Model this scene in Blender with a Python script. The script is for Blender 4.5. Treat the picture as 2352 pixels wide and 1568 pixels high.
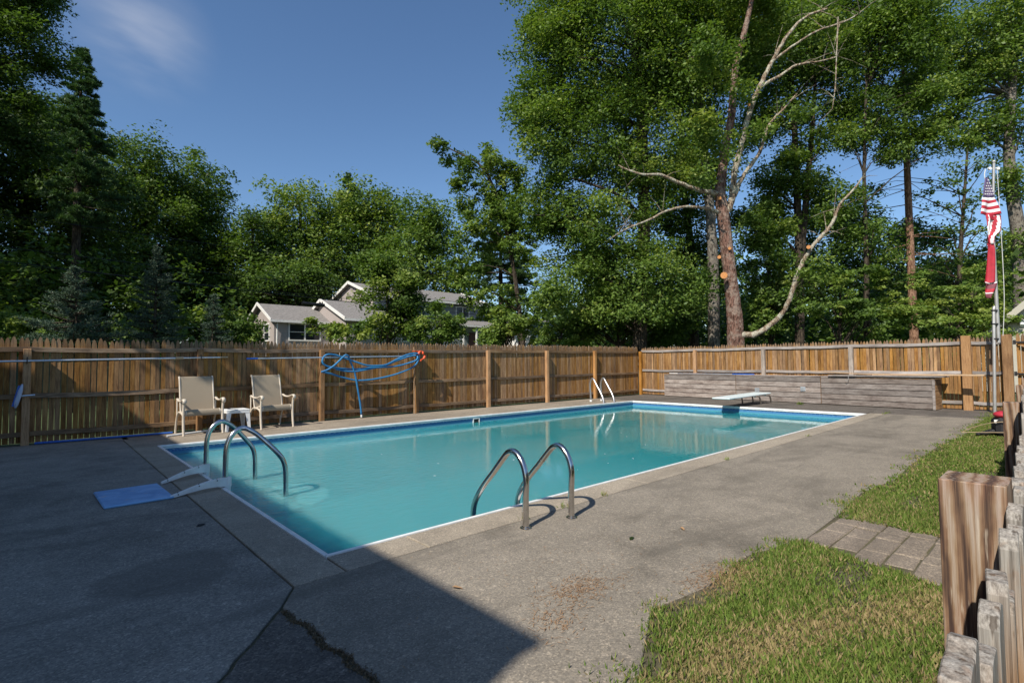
import bpy, bmesh, math, random
import numpy as np
from mathutils import Vector, Matrix
random.seed(7); RNG = np.random.default_rng(11)
scene = bpy.context.scene
for o in list(bpy.data.objects): bpy.data.objects.remove(o)
C = scene.collection
PI = math.pi
# ---------------------------------------------------------------- camera
cd = bpy.data.cameras.new('camera'); cam = bpy.data.objects.new('camera', cd); C.objects.link(cam)
scene.camera = cam
YAW, PITCH, ROLL = 0.8283, 0.0424, -0.0083
fw = Vector((math.cos(YAW)*math.cos(PITCH), math.sin(YAW)*math.cos(PITCH), math.sin(PITCH)))
r0 = Vector((math.sin(YAW), -math.cos(YAW), 0)); u0 = r0.cross(fw)
rt = math.cos(ROLL)*r0 + math.sin(ROLL)*u0; up = -math.sin(ROLL)*r0 + math.cos(ROLL)*u0
cam.matrix_world = Matrix(((rt.x, up.x, -fw.x, -1.3339), (rt.y, up.y, -fw.y, -3.1708), (rt.z, up.z, -fw.z, 1.1819), (0, 0, 0, 1)))
cd.sensor_width = 36; cd.lens = 36*1185.34/2352; cd.clip_start = .05; cd.clip_end = 1000
# ---------------------------------------------------------------- light
SUN_AZ, SUN_EL = math.radians(197), math.radians(43)
sdir = Vector((math.cos(SUN_AZ)*math.cos(SUN_EL), math.sin(SUN_AZ)*math.cos(SUN_EL), math.sin(SUN_EL)))
ld = bpy.data.lights.new('sun', 'SUN'); sun = bpy.data.objects.new('sun', ld); C.objects.link(sun)
ld.energy = 5.0; ld.angle = math.radians(.53); ld.color = (1, .93, .82)
sun.rotation_euler = (-sdir).to_track_quat('-Z', 'Y').to_euler(); sun.location = (-5, -5, 20)
world = bpy.data.worlds.new('World'); scene.world = world; world.use_nodes = True
wn = world.node_tree; bg = wn.nodes['Background']
sky = wn.nodes.new('ShaderNodeTexSky'); sky.sky_type = 'NISHITA'; sky.sun_disc = False
sky.sun_elevation = SUN_EL; sky.sun_rotation = (PI/2 - SUN_AZ) % (2*PI)
sky.air_density = 1.0; sky.dust_density = .4; sky.ozone_density = 3.5; sky.altitude = 100
# thin cirrus wisps: stretched noise, only where the high cloud patch is
tcn = wn.nodes.new('ShaderNodeTexCoord'); mp = wn.nodes.new('ShaderNodeMapping'); mp.inputs['Scale'].default_value = (3, 16, 7); mp.inputs['Rotation'].default_value = (.3, .5, .9)
wn.links.new(tcn.outputs['Generated'], mp.inputs[0])
nz = wn.nodes.new('ShaderNodeTexNoise'); nz.inputs['Scale'].default_value = 1.6; nz.inputs['Detail'].default_value = 4; nz.inputs['Roughness'].default_value = .5
wn.links.new(mp.outputs[0], nz.inputs[0])
dst = wn.nodes.new('ShaderNodeVectorMath'); dst.operation = 'DISTANCE'; dst.inputs[1].default_value = (.094, .880, .463)
wn.links.new(tcn.outputs['Generated'], dst.inputs[0])
mr = wn.nodes.new('ShaderNodeMapRange'); mr.inputs['From Min'].default_value = .0; mr.inputs['From Max'].default_value = .11; mr.inputs['To Min'].default_value = 1; mr.inputs['To Max'].default_value = 0; mr.interpolation_type = 'SMOOTHSTEP'
wn.links.new(dst.outputs['Value'], mr.inputs[0])
m2 = wn.nodes.new('ShaderNodeMapRange'); m2.inputs['From Min'].default_value = .3; m2.inputs['From Max'].default_value = .62; wn.links.new(nz.outputs[0], m2.inputs[0])
mu = wn.nodes.new('ShaderNodeMath'); mu.operation = 'MULTIPLY'; wn.links.new(mr.outputs[0], mu.inputs[0]); wn.links.new(m2.outputs[0], mu.inputs[1])
mu2 = wn.nodes.new('ShaderNodeMath'); mu2.operation = 'MULTIPLY'; mu2.inputs[1].default_value = .34; wn.links.new(mu.outputs[0], mu2.inputs[0])
hs = wn.nodes.new('ShaderNodeHueSaturation'); hs.inputs['Saturation'].default_value = 1.08; wn.links.new(sky.outputs[0], hs.inputs['Color'])
mx = wn.nodes.new('ShaderNodeMix'); mx.data_type = 'RGBA'; mx.inputs[7].default_value = (5.5, 5.6, 6.0, 1)
wn.links.new(mu2.outputs[0], mx.inputs[0]); wn.links.new(hs.outputs[0], mx.inputs[6]); wn.links.new(mx.outputs[2], bg.inputs[0])
bg.inputs[1].default_value = .115
vs = scene.view_settings; vs.view_transform = 'Standard'; vs.look = 'None'; vs.exposure = 0.28; vs.gamma = 1; vs.use_curve_mapping = False
scene.render.engine = 'CYCLES'; scene.cycles.max_bounces = 8; scene.cycles.transparent_max_bounces = 8

# ---------------------------------------------------------------- helpers
ORG = {}
def terr(x, y):
    def ss(a, b, t):
        t = min(1, max(0, (t-a)/(b-a))); return t*t*(3-2*t)
    return 1.7*ss(9, 28, y)*ss(-40, 0, x+y*0.6)
def thing(name, label, cat, loc=(0, 0, 0), group=None, kind=None):
    o = bpy.data.objects.new(name, None); o.empty_display_size = .1; C.objects.link(o); o.location = loc
    ORG[o] = Vector(loc); setp(o, label, cat, group, kind); return o
def setp(o, label=None, cat=None, group=None, kind=None):
    if label: o['label'] = label
    if cat: o['category'] = cat
    if group: o['group'] = group
    if kind: o['kind'] = kind
    return o
class MB:
    def __init__(s): s.v = []; s.f = []
    def add(s, vs, fs):
        n = len(s.v); s.v += [tuple(v) for v in vs]; s.f += [tuple(i+n for i in f) for f in fs]; return s
    def box(s, c, d, rz=0, rx=0, ry=0):
        x, y, z = d[0]/2, d[1]/2, d[2]/2
        P = [Vector(p) for p in ((-x,-y,-z),(x,-y,-z),(x,y,-z),(-x,y,-z),(-x,-y,z),(x,-y,z),(x,y,z),(-x,y,z))]
        R = Matrix.Rotation(rz, 3, 'Z') @ Matrix.Rotation(ry, 3, 'Y') @ Matrix.Rotation(rx, 3, 'X')
        return s.add([R @ p + Vector(c) for p in P], [(0,3,2,1),(4,5,6,7),(0,1,5,4),(1,2,6,5),(2,3,7,6),(3,0,4,7)])
    def beam(s, a, b, w, h, upv=(0, 0, 1)):
        a, b = Vector(a), Vector(b); d = (b-a).normalized(); sd = d.cross(Vector(upv))
        if sd.length < 1e-4: sd = Vector((1, 0, 0))
        sd.normalize(); u = sd.cross(d); q = []
        for p in (a, b):
            for i, j in ((-1,-1),(1,-1),(1,1),(-1,1)): q.append(p + sd*i*w/2 + u*j*h/2)
        return s.add(q, [(0,1,2,3),(7,6,5,4),(0,4,5,1),(1,5,6,2),(2,6,7,3),(3,7,4,0)])
    def tube(s, path, r, n=8, cap=True):
        P = [Vector(p[:3]) for p in path]; k = len(P)
        R = [p[3] if len(p) > 3 else r for p in path]
        ref = None; rings = []
        for i in range(k):
            t = (P[min(i+1, k-1)] - P[max(i-1, 0)]).normalized()
            if ref is None:
                ref = t.cross(Vector((0, 0, 1)))
                if ref.length < .1: ref = t.cross(Vector((1, 0, 0)))
            ref = (ref - t*ref.dot(t)); ref.normalize(); b = t.cross(ref)
            rings.append([P[i] + (ref*math.cos(2*PI*j/n) + b*math.sin(2*PI*j/n))*R[i] for j in range(n)])
        vs = [v for r_ in rings for v in r_]
        fs = [(i*n+j, i*n+(j+1) % n, (i+1)*n+(j+1) % n, (i+1)*n+j) for i in range(k-1) for j in range(n)]
        if cap: fs += [tuple(range(n))[::-1], tuple((k-1)*n+j for j in range(n))]
        return s.add(vs, fs)
    def prism(s, poly, z0, z1):
        n = len(poly)
        return s.add([(x, y, z0) for x, y in poly] + [(x, y, z1) for x, y in poly],
                     [tuple(range(n))[::-1], tuple(range(n, 2*n))] + [(i, (i+1) % n, n+(i+1) % n, n+i) for i in range(n)])
    def extr(s, poly, vec):
        n = len(poly); vec = Vector(vec)
        return s.add(list(poly) + [Vector(p)+vec for p in poly],
                     [tuple(range(n))[::-1], tuple(range(n, 2*n))] + [(i, (i+1) % n, n+(i+1) % n, n+i) for i in range(n)])
    def ball(s, c, r, n=8, m=6):
        if not hasattr(r, '__len__'): r = (r, r, r)
        vs = []; fs = []
        for i in range(m+1):
            a = PI*i/m
            for j in range(n): vs.append((c[0]+r[0]*math.sin(a)*math.cos(2*PI*j/n), c[1]+r[1]*math.sin(a)*math.sin(2*PI*j/n), c[2]+r[2]*math.cos(a)))
        for i in range(m):
            for j in range(n): fs.append((i*n+j, (i+1)*n+j, (i+1)*n+(j+1) % n, i*n+(j+1) % n))
        return s.add(vs, fs)
    def build(s, name, m, parent=None, smooth=False, label=None, cat=None, group=None, kind=None, org=None, bevel=0, mesh_only=False):
        o0 = ORG.get(parent, Vector((0, 0, 0)))
        if org is None: org = o0
        org = Vector(org)
        me = bpy.data.meshes.new(name)
        me.from_pydata([tuple(Vector(v)-org) for v in s.v], [], s.f); me.materials.append(m)
        bm = bmesh.new(); bm.from_mesh(me); bmesh.ops.recalc_face_normals(bm, faces=bm.faces)
        if bevel: bmesh.ops.bevel(bm, geom=[e for e in bm.edges if len(e.link_faces) == 2 and e.calc_face_angle(0) > .5], offset=bevel, segments=1, affect='EDGES')
        bm.to_mesh(me); bm.free()
        if smooth:
            for p in me.polygons: p.use_smooth = True
            if smooth == 'auto': me.set_sharp_from_angle(angle=math.radians(40))
        if mesh_only: return me
        o = bpy.data.objects.new(name, me); C.objects.link(o)
        if parent: o.parent = parent
        o.location = org - o0; ORG[o] = org.copy()
        setp(o, label, cat, group, kind); return o
def inst(name, me, parent, loc, rz=0, sc=None, rx=0, ry=0):
    o = bpy.data.objects.new(name, me); C.objects.link(o); o.parent = parent
    o.location = Vector(loc) - ORG.get(parent, Vector((0, 0, 0))); o.rotation_euler = (rx, ry, rz)
    if sc: o.scale = sc
    ORG[o] = Vector(loc); return o
def copy_tree(o, parent=None):
    c = o.copy(); C.objects.link(c); c.parent = parent
    for ch in list(o.children): copy_tree(ch, c)
    return c
def smooth_path(pts, n=4):
    P = [Vector(p[:3]) for p in pts]; out = []
    for i in range(len(P)-1):
        a, b, c, d = P[max(i-1, 0)], P[i], P[i+1], P[min(i+2, len(P)-1)]
        for k in range(n):
            t = k/n; out.append(.5*((2*b)+(-a+c)*t+(2*a-5*b+4*c-d)*t*t+(-a+3*b-3*c+d)*t**3))
    out.append(P[-1]); return out

# ---------------------------------------------------------------- materials
class NT:
    def __init__(s, name):
        s.m = bpy.data.materials.new(name); s.m.use_nodes = True; s.t = s.m.node_tree; s.n = s.t.nodes; s.p = s.n['Principled BSDF']; s.o = s.n['Material Output']
    def node(s, t, **k):
        n = s.n.new('ShaderNode'+t)
        for a, b in k.items():
            if isinstance(getattr(n, a, None), type(None)) or not hasattr(n, a): n.inputs[a].default_value = b
            else: setattr(n, a, b)
        return n
    def inp(s, n, i, v):
        if hasattr(v, 'node'): s.t.links.new(v, n.inputs[i])
        else: n.inputs[i].default_value = v
    def coord(s, kind='Object'): return s.n.new('ShaderNodeTexCoord').outputs[kind]
    def pos(s): return s.n.new('ShaderNodeNewGeometry').outputs['Position']
    def map(s, v, sc=(1, 1, 1), loc=(0, 0, 0), rot=(0, 0, 0)):
        n = s.n.new('ShaderNodeMapping'); s.inp(n, 0, v); s.inp(n, 'Scale', sc); s.inp(n, 'Location', loc); s.inp(n, 'Rotation', rot); return n.outputs[0]
    def noise(s, v, sc, det=3, rough=.55, dist=0):
        n = s.n.new('ShaderNodeTexNoise'); s.inp(n, 0, v); n.inputs['Scale'].default_value = sc; n.inputs['Detail'].default_value = det; n.inputs['Roughness'].default_value = rough; n.inputs['Distortion'].default_value = dist; return n.outputs[0]
    def vor(s, v, sc, out='Color'):
        n = s.n.new('ShaderNodeTexVoronoi'); s.inp(n, 0, v); n.inputs['Scale'].default_value = sc; return n.outputs[out]
    def ramp(s, v, stops):
        n = s.n.new('ShaderNodeValToRGB'); s.inp(n, 0, v); e = n.color_ramp.elements
        while len(e) < len(stops): e.new(.5)
        for i, (p, c) in enumerate(stops):
            e[i].position = p; e[i].color = (*c, 1) if len(c) == 3 else c
        return n.outputs[0]
    def range(s, v, a, b, c=0, d=1):
        n = s.n.new('ShaderNodeMapRange'); s.inp(n, 0, v)
        for i, x in zip((1, 2, 3, 4), (a, b, c, d)): n.inputs[i].default_value = x
        return n.outputs[0]
    def math(s, op, a, b=0):
        n = s.n.new('ShaderNodeMath'); n.operation = op; s.inp(n, 0, a); s.inp(n, 1, b); return n.outputs[0]
    def mix(s, f, a, b, mode='MIX'):
        n = s.n.new('ShaderNodeMix'); n.data_type = 'RGBA'; n.blend_type = mode; s.inp(n, 0, f)
        for i, v in ((6, a), (7, b)):
            if isinstance(v, tuple) and len(v) == 3: v = (*v, 1)
            s.inp(n, i, v)
        return n.outputs[2]
    def bump(s, h, st=.3, d=.01):
        n = s.n.new('ShaderNodeBump'); s.inp(n, 'Height', h); n.inputs['Strength'].default_value = st; n.inputs['Distance'].default_value = d; s.t.links.new(n.outputs[0], s.p.inputs['Normal']); return n.outputs[0]
    def rnd(s): return s.n.new('ShaderNodeObjectInfo').outputs['Random']
    def xyz(s, v, i):
        n = s.n.new('ShaderNodeSeparateXYZ'); s.inp(n, 0, v); return n.outputs[i]
    def col(s, v):
        if isinstance(v, tuple) and len(v) == 3: v = (*v, 1)
        s.inp(s.p, 'Base Color', v); return s
    def set(s, **k):
        for a, b in k.items(): s.inp(s.p, a.replace('_', ' '), b)
        return s
def plain(name, c, rough=.5, metal=0, var=.12, sc=8, **k):
    t = NT(name); n = t.noise(t.coord(), sc)
    a = tuple(x*(1-var) for x in c); b = tuple(min(1, x*(1+var)) for x in c)
    t.col(t.ramp(n, [(.3, a), (.7, b)])); t.set(Roughness=rough, Metallic=metal, **k); return t.m
def wood(name, dark, mid, light, grey=None, gz=None, stretch=(18, 18, 1.1), rough=.75, greyamt=.9, base_z=None, axis=2):
    """boards with grain along one local axis, per-board tone, weathered grey above local height gz"""
    t = NT(name); c = t.coord(); r = t.rnd()
    cb = t.n.new('ShaderNodeCombineXYZ'); t.inp(cb, 0, t.math('MULTIPLY', r, 37)); t.inp(cb, 1, t.math('MULTIPLY', r, 91)); t.inp(cb, 2, t.math('MULTIPLY', r, 53))
    v = t.n.new('ShaderNodeVectorMath'); v.operation = 'ADD'; t.inp(v, 0, c); t.inp(v, 1, cb.outputs[0]); cv = v.outputs[0]
    g = t.noise(t.map(cv, stretch), 3, 4, .6, .6); fine = t.noise(t.map(cv, tuple(q*4 for q in stretch)), 4, 3)
    blot = t.noise(cv, 2.2, 3)
    f = t.math('ADD', t.math('MULTIPLY', g, .62), t.math('MULTIPLY', blot, .38))
    colr = t.ramp(f, [(.36, dark), (.5, mid), (.66, light)])
    colr = t.mix(t.range(fine, .45, .62, 0, .45), colr, t.mix(1, colr, (.45, .42, .4), 'MULTIPLY'))
    hv = t.n.new('ShaderNodeHueSaturation'); t.inp(hv, 'Color', colr); t.inp(hv, 'Value', t.range(r, 0, 1, .68, 1.25)); t.inp(hv, 'Saturation', t.range(t.math('FRACT', t.math('MULTIPLY', r, 7.3)), 0, 1, .8, 1.1)); colr = hv.outputs[0]
    if grey:
        z = t.xyz(c, axis); m = t.range(t.math('ADD', z, t.math('MULTIPLY', t.noise(cv, 9, 3), .3)), gz[0], gz[1], 0, greyamt)
        colr = t.mix(m, colr, t.mix(t.range(g, .35, .65), tuple(q*.55 for q in grey), grey))
    if base_z:
        z = t.xyz(c, axis); m = t.range(t.math('ADD', z, t.math('MULTIPLY', t.noise(cv, 12, 3), .15)), base_z+.12, base_z, 0, .6)
        colr = t.mix(m, colr, (.07, .06, .045))
    t.col(colr); t.set(Roughness=rough, **{'Specular IOR Level': .25}); t.bump(t.math('ADD', g, t.math('MULTIPLY', fine, .4)), .5, .004); return t.m
def concrete(name, c, spk=.5, spsc=120, stain=.5, patch=None):
    t = NT(name); P = t.pos()
    big = t.noise(P, .55, 4, .6, .5); mid = t.noise(P, 3.1, 4, .6); vo = t.vor(P, spsc); vo2 = t.vor(P, spsc*.35)
    v1 = t.xyz(vo, 0); v2 = t.xyz(vo2, 1)
    colr = t.ramp(t.math('ADD', t.math('MULTIPLY', big, .6), t.math('MULTIPLY', mid, .4)), [(.34, tuple(x*(1-stain*.55) for x in c)), (.5, c), (.66, tuple(x*(1+stain*.3) for x in c))])
    colr = t.mix(spk, colr, t.mix(1, colr, t.ramp(v1, [(0, (.35, .34, .34)), (.5, (.95, .95, .95)), (.86, (1.35, 1.3, 1.2)), (1, (2.3, 2.2, 2.05))]), 'MULTIPLY'))
    colr = t.mix(spk*.55, colr, t.mix(1, colr, t.ramp(v2, [(0, (.6, .6, .62)), (.7, (1, 1, 1)), (.97, (1.1, 1.05, 1)), (1, (2.6, 2.5, 2.4))]), 'MULTIPLY'))
    wst = t.noise(t.map(P, (.35, 1.5, 1), (0, 0, 0), (0, 0, .25)), 1.3, 5, .65, .8); colr = t.mix(t.range(wst, .52, .66, 0, stain*.75), colr, tuple(x*.5 for x in c))
    blo = t.noise(P, 7, 4, .7); colr = t.mix(t.range(blo, .58, .70, 0, stain*.5), colr, tuple(min(1, x*1.25) for x in c))
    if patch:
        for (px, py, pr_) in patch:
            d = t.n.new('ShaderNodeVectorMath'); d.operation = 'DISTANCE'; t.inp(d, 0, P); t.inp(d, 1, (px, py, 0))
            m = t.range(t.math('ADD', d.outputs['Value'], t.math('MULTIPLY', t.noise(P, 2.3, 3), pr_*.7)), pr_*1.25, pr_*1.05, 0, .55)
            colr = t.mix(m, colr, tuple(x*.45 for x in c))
    t.col(colr); t.set(Roughness=.9, **{'Specular IOR Level': .2}); t.bump(t.math('ADD', v1, t.noise(P, 260, 2)), .35, .003); return t.m
def leafmat(name, stops, trans=.38, rough=.5, sp=.3):
    t = NT(name); a = t.n.new('ShaderNodeAttribute'); a.attribute_name = 'tint'
    colr = t.ramp(a.outputs['Fac'], stops)
    t.col(colr); t.set(Roughness=rough, **{'Specular IOR Level': sp})
    tr = t.n.new('ShaderNodeBsdfTranslucent'); t.inp(tr, 0, t.mix(1, colr, (1.15, 1.25, .55), 'MULTIPLY'))
    ms = t.n.new('ShaderNodeMixShader'); ms.inputs[0].default_value = trans
    t.t.links.new(t.p.outputs[0], ms.inputs[1]); t.t.links.new(tr.outputs[0], ms.inputs[2]); t.t.links.new(ms.outputs[0], t.o.inputs[0]); return t.m
def barkmat(name, dark, light, lich=None, sc=6):
    t = NT(name); P = t.pos(); g = t.noise(t.map(P, (sc, sc, sc*.22)), 2.2, 4, .65, 1.0); s = t.vor(t.map(P, (sc*2, sc*2, sc*.6)), 2, 'Distance')
    colr = t.ramp(g, [(.40, dark), (.58, light)])
    if lich: colr = t.mix(t.range(t.noise(P, 5, 4, .7), .47, .58, 0, .85), colr, lich)
    t.col(colr); t.set(Roughness=.9, **{'Specular IOR Level': .1}); t.bump(t.math('ADD', g, s), .9, .03); return t.m

M = {}
M['deck'] = concrete('exposed_aggregate', (.235, .208, .170), .42, 140, .68)
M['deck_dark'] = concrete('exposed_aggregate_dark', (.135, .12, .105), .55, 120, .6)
M['deck_left'] = concrete('exposed_aggregate_left', (.25, .228, .198), .45, 130, .8, patch=[(-.75, .35, .42), (-2.6, -.4, .9)])
M['ring'] = concrete('coping_concrete', (.33, .285, .225), .4, 170, .45)
M['far'] = concrete('far_deck_concrete', (.30, .255, .20), .45, 150, .5)
M['kerb'] = concrete('kerb_concrete', (.27, .24, .2), .5, 130, .4)
t = NT('soil'); P = t.pos(); n = t.noise(P, 2, 4); n2 = t.noise(P, 40, 4)
t.col(t.mix(t.range(n2, .4, .6), t.ramp(n, [(.35, (.05, .04, .025)), (.65, (.09, .085, .04))]), (.11, .095, .055))); t.set(Roughness=1); t.bump(n2, .6, .02); M['soil'] = t.m
t = NT('street_side_ground'); P = t.pos(); n = t.noise(P, .4, 4); t.col(t.ramp(n, [(.4, (.03, .055, .015)), (.6, (.07, .1, .03))])); t.set(Roughness=1); M['ground'] = t.m
M['fence'] = wood('stained_pickets', (.14, .062, .022), (.29, .152, .052), (.41, .235, .088), grey=(.17, .15, .125), gz=(1.5, 1.95), base_z=.0, greyamt=.75)
M['fence_post'] = wood('stained_posts', (.22, .10, .03), (.38, .19, .06), (.47, .26, .10), grey=(.3, .27, .23), gz=(2.0, 2.6), base_z=.0)
M['rail'] = wood('weathered_rails', (.10, .065, .04), (.22, .14, .08), (.33, .23, .14), stretch=(1.1, 18, 18))
M['grey_wood'] = wood('grey_weathered_wood', (.20, .17, .155), (.33, .295, .27), (.44, .40, .37), stretch=(14, .7, 14))
M['grey_post'] = wood('grey_post_wood', (.22, .19, .16), (.34, .29, .25), (.45, .4, .35))
M['bench'] = wood('weathered_bench_boards', (.15, .115, .10), (.29, .245, .215), (.40, .355, .32), stretch=(9, 1.0, 9))
M['brown_board'] = wood('brown_bench_end', (.16, .09, .045), (.28, .17, .09), (.36, .24, .14), stretch=(1, 9, 9))
M['new_plank'] = wood('pale_plank', (.35, .22, .13), (.48, .33, .2), (.56, .42, .28), stretch=(14, .6, 14))
M['near_picket'] = wood('near_pickets', (.07, .035, .015), (.19, .10, .045), (.34, .21, .12), grey=(.38, .345, .30), gz=(.98, 1.20), stretch=(26, 26, 1.6))
M['near_post'] = wood('near_post_wood', (.13, .075, .045), (.29, .18, .10), (.40, .29, .19), grey=(.36, .31, .27), gz=(.95, 1.3), stretch=(30, 30, 2.0))
t = NT('pool_liner'); P = t.pos(); z = t.xyz(P, 2)
x = t.math('ADD', t.xyz(P, 0), t.xyz(P, 1)); w = t.math('SINE', t.math('MULTIPLY', x, 70)); tile = t.noise(t.map(P, (60, 60, 60)), 1.2, 2)
band = t.mix(t.range(tile, .42, .6), (.03, .11, .32), (.10, .26, .46))
dots = t.math('MULTIPLY', t.range(w, .3, .6), t.math('MULTIPLY', t.range(z, -.073, -.071), t.range(z, -.062, -.064)))
band = t.mix(dots, band, (.4, .55, .65))
band = t.mix(t.range(z, -.108, -.112), band, (.07, .26, .42)); band = t.mix(t.range(z, -.135, -.145), band, (.12, .36, .45))
t.col(band); t.set(Roughness=.35); M['liner'] = t.m
M['white'] = plain('white_plastic', (.74, .75, .74), .4)
M['white_paint'] = plain('white_trim', (.72, .71, .68), .5)
M['chrome'] = plain('polished_steel', (.56, .54, .52), .17, 1, .08, 30)
M['alu'] = plain('aluminium_pole', (.62, .66, .7), .35, .75)
M['steel_pole'] = plain('galvanised_pole', (.42, .41, .39), .45, .5)
M['blue'] = plain('blue_plastic', (.02, .10, .42), .45)
t = NT('pool_hose'); g = t.noise(t.coord(), 3); t.col(t.ramp(g, [(.3, (.015, .13, .32)), (.7, (.035, .22, .44))])); t.set(Roughness=.38); t.bump(t.math('SINE', t.math('MULTIPLY', t.math('ADD', t.xyz(t.pos(), 0), t.xyz(t.pos(), 2)), 700)), .4, .002); M['hose'] = t.m
M['orange'] = plain('orange_plastic', (.75, .10, .03), .45)
M['tan_plastic'] = plain('tan_coupling', (.42, .32, .2), .5)
M['chair'] = plain('cream_chair_frame', (.56, .49, .40), .45, 0, .1)
t = NT('sling_fabric'); c = t.coord(); wv = t.math('MULTIPLY', t.math('SINE', t.math('MULTIPLY', t.xyz(c, 0), 900)), t.math('SINE', t.math('MULTIPLY', t.xyz(c, 2), 900)))
t.col(t.mix(t.range(wv, -.2, .6), (.25, .20, .14), (.42, .35, .26))); t.set(Roughness=.8); M['sling'] = t.m
M['mat'] = None
t = NT('blue_mat'); n = t.noise(t.coord(), 4, 4, .6, 1); n2 = t.noise(t.coord(), 9, 3)
t.col(t.mix(t.range(n2, .6, .72, 0, .7), t.ramp(n, [(.35, (.10, .27, .55)), (.65, (.24, .46, .74))]), (.50, .44, .48))); t.set(Roughness=.5); M['mat'] = t.m
M['paver'] = concrete('paving_blocks', (.225, .19, .155), .5, 160, .7)
M['board'] = plain('diving_board_white', (.6, .68, .68), .5)
M['black'] = plain('black_metal', (.015, .015, .017), .5)
M['black_cloth'] = plain('black_cloth', (.02, .02, .024), .8)
M['red'] = plain('red_cap', (.45, .03, .05), .5)
t = NT('pool_water')
# turbid chlorinated water: light scatters inside the closed body, some passes straight through
t.col(t.ramp(t.math('MULTIPLY', t.xyz(t.pos(), 0), 1/12.2), [(0, (.145, .44, .48)), (.22, (.12, .41, .45)), (.45, (.032, .29, .31)), (1, (.018, .24, .25))])); t.set(Roughness=.03, IOR=1.33)
t.p.subsurface_method = 'RANDOM_WALK'
t.set(**{'Subsurface Weight': 1.0, 'Subsurface Radius': (.35, .9, 1.0), 'Subsurface Scale': 1.0})
P = t.pos()
dd = t.n.new('ShaderNodeVectorMath'); dd.operation = 'DISTANCE'; t.inp(dd, 0, P); t.inp(dd, 1, (.5, 3.6, -.15))
near = t.range(dd.outputs['Value'], .3, 3.4, 1, .0)
rip = t.noise(t.map(P, (1, 1.6, 1)), 9, 2, .5, .4); sw = t.noise(P, 1.1, 2)
h = t.math('ADD', t.math('MULTIPLY', rip, t.math('ADD', t.math('MULTIPLY', near, .010), .0011)), t.math('MULTIPLY', sw, .004))
bn = t.bump(h, 1.0, 1.0)
tr = t.n.new('ShaderNodeBsdfTransparent'); tr.inputs[0].default_value = (.55, .92, .95, 1)
ms = t.n.new('ShaderNodeMixShader'); ms.inputs[0].default_value = .0
fr = t.n.new('ShaderNodeFresnel'); fr.inputs[0].default_value = 1.33
t.inp(ms, 0, t.range(fr.outputs[0], 0.02, .6, .50, 0.0))
t.t.links.new(t.p.outputs[0], ms.inputs[1]); t.t.links.new(tr.outputs[0], ms.inputs[2]); t.t.links.new(ms.outputs[0], t.o.inputs[0]); M['water'] = t.m
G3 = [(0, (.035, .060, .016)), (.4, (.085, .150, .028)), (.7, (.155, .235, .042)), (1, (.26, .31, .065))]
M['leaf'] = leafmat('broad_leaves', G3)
M['needle'] = leafmat('pine_needles', [(0, (.02, .05, .022)), (.5, (.06, .12, .04)), (1, (.13, .20, .06))], .22)
M['spruce'] = leafmat('blue_spruce_needles', [(0, (.02, .035, .024)), (.5, (.065, .11, .07)), (1, (.17, .22, .14))], .1)
M['grass'] = leafmat('grass_blades', [(0, (.05, .08, .018)), (.35, (.12, .19, .035)), (.6, (.20, .25, .06)), (.8, (.27, .22, .10)), (1, (.38, .29, .16))], .25, .6, .12)
M['bark'] = barkmat('dark_bark', (.028, .022, .017), (.09, .072, .055))
M['bark_grey'] = barkmat('grey_bark', (.07, .06, .05), (.19, .165, .14), (.22, .2, .17))
M['bark_red'] = barkmat('reddish_bark', (.10, .05, .03), (.30, .18, .12))
M['bark_main'] = barkmat('shaggy_pruned_bark', (.05, .028, .02), (.22, .125, .095), (.27, .205, .165), 9)
M['bark_pale'] = barkmat('pale_lichened_bark', (.10, .06, .04), (.36, .28, .20), (.46, .44, .35), 10)
M['cut'] = plain('fresh_cut_wood', (.55, .24, .08), .8, 0, .35, 40)
def siding(name, c, st=.12):
    t = NT(name); z = t.xyz(t.pos(), 2); f = t.math('FRACT', t.math('DIVIDE', z, st)); n = t.noise(t.pos(), 1.5)
    t.col(t.mix(t.range(n, .3, .7), tuple(x*.9 for x in c), c)); t.set(Roughness=.7); t.bump(f, .8, .02); return t.m
M['siding'] = siding('taupe_siding', (.42, .37, .35)); M['siding_shaded'] = siding('shaded_siding', (.26, .295, .32)); M['siding_cream'] = siding('cream_siding', (.5, .47, .4))  # second siding has the bluish shade of the walls put into its colour
t = NT('asphalt_shingles'); P = t.pos(); b = t.n.new('ShaderNodeTexBrick'); t.inp(b, 0, t.map(P, (1, 1, 1), (0, 0, 0), (PI/2*0, 0, 0))); b.inputs['Scale'].default_value = 4; t.inp(b, 'Color1', (.16, .15, .14, 1)); t.inp(b, 'Color2', (.29, .27, .255, 1)); t.inp(b, 'Mortar', (.09, .085, .08, 1))
t.col(t.mix(t.range(t.noise(P, 30, 3), .3, .7, 0, .6), b.outputs[0], (.23, .215, .205))); t.set(Roughness=.95); M['shingle'] = t.m
M['glass'] = plain('window_glass', (.02, .025, .03), .06, 0, .1)
M['door_red'] = plain('dark_red_door', (.09, .03, .025), .5)
M['flag_red'] = plain('flag_red', (.38, .012, .03), .7, 0, .15); M['flag_white'] = plain('flag_white', (.74, .72, .72), .7); M['flag_blue'] = plain('flag_blue', (.10, .07, .16), .7)
M['rope'] = plain('white_rope', (.6, .6, .58), .8)
M['weed'] = M['leaf']
M['brush'] = plain('brush_body', (.45, .52, .68), .4)
M['debris'] = plain('dry_needles', (.30, .17, .08), .9, 0, .3, 40)
M['deadleaf'] = plain('dead_leaf', (.40, .24, .12), .8)

M['crack_fill'] = leafmat('crack_fill', [(0, (.06, .04, .025)), (.6, (.20, .15, .09)), (1, (.36, .28, .17))], .1)

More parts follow.
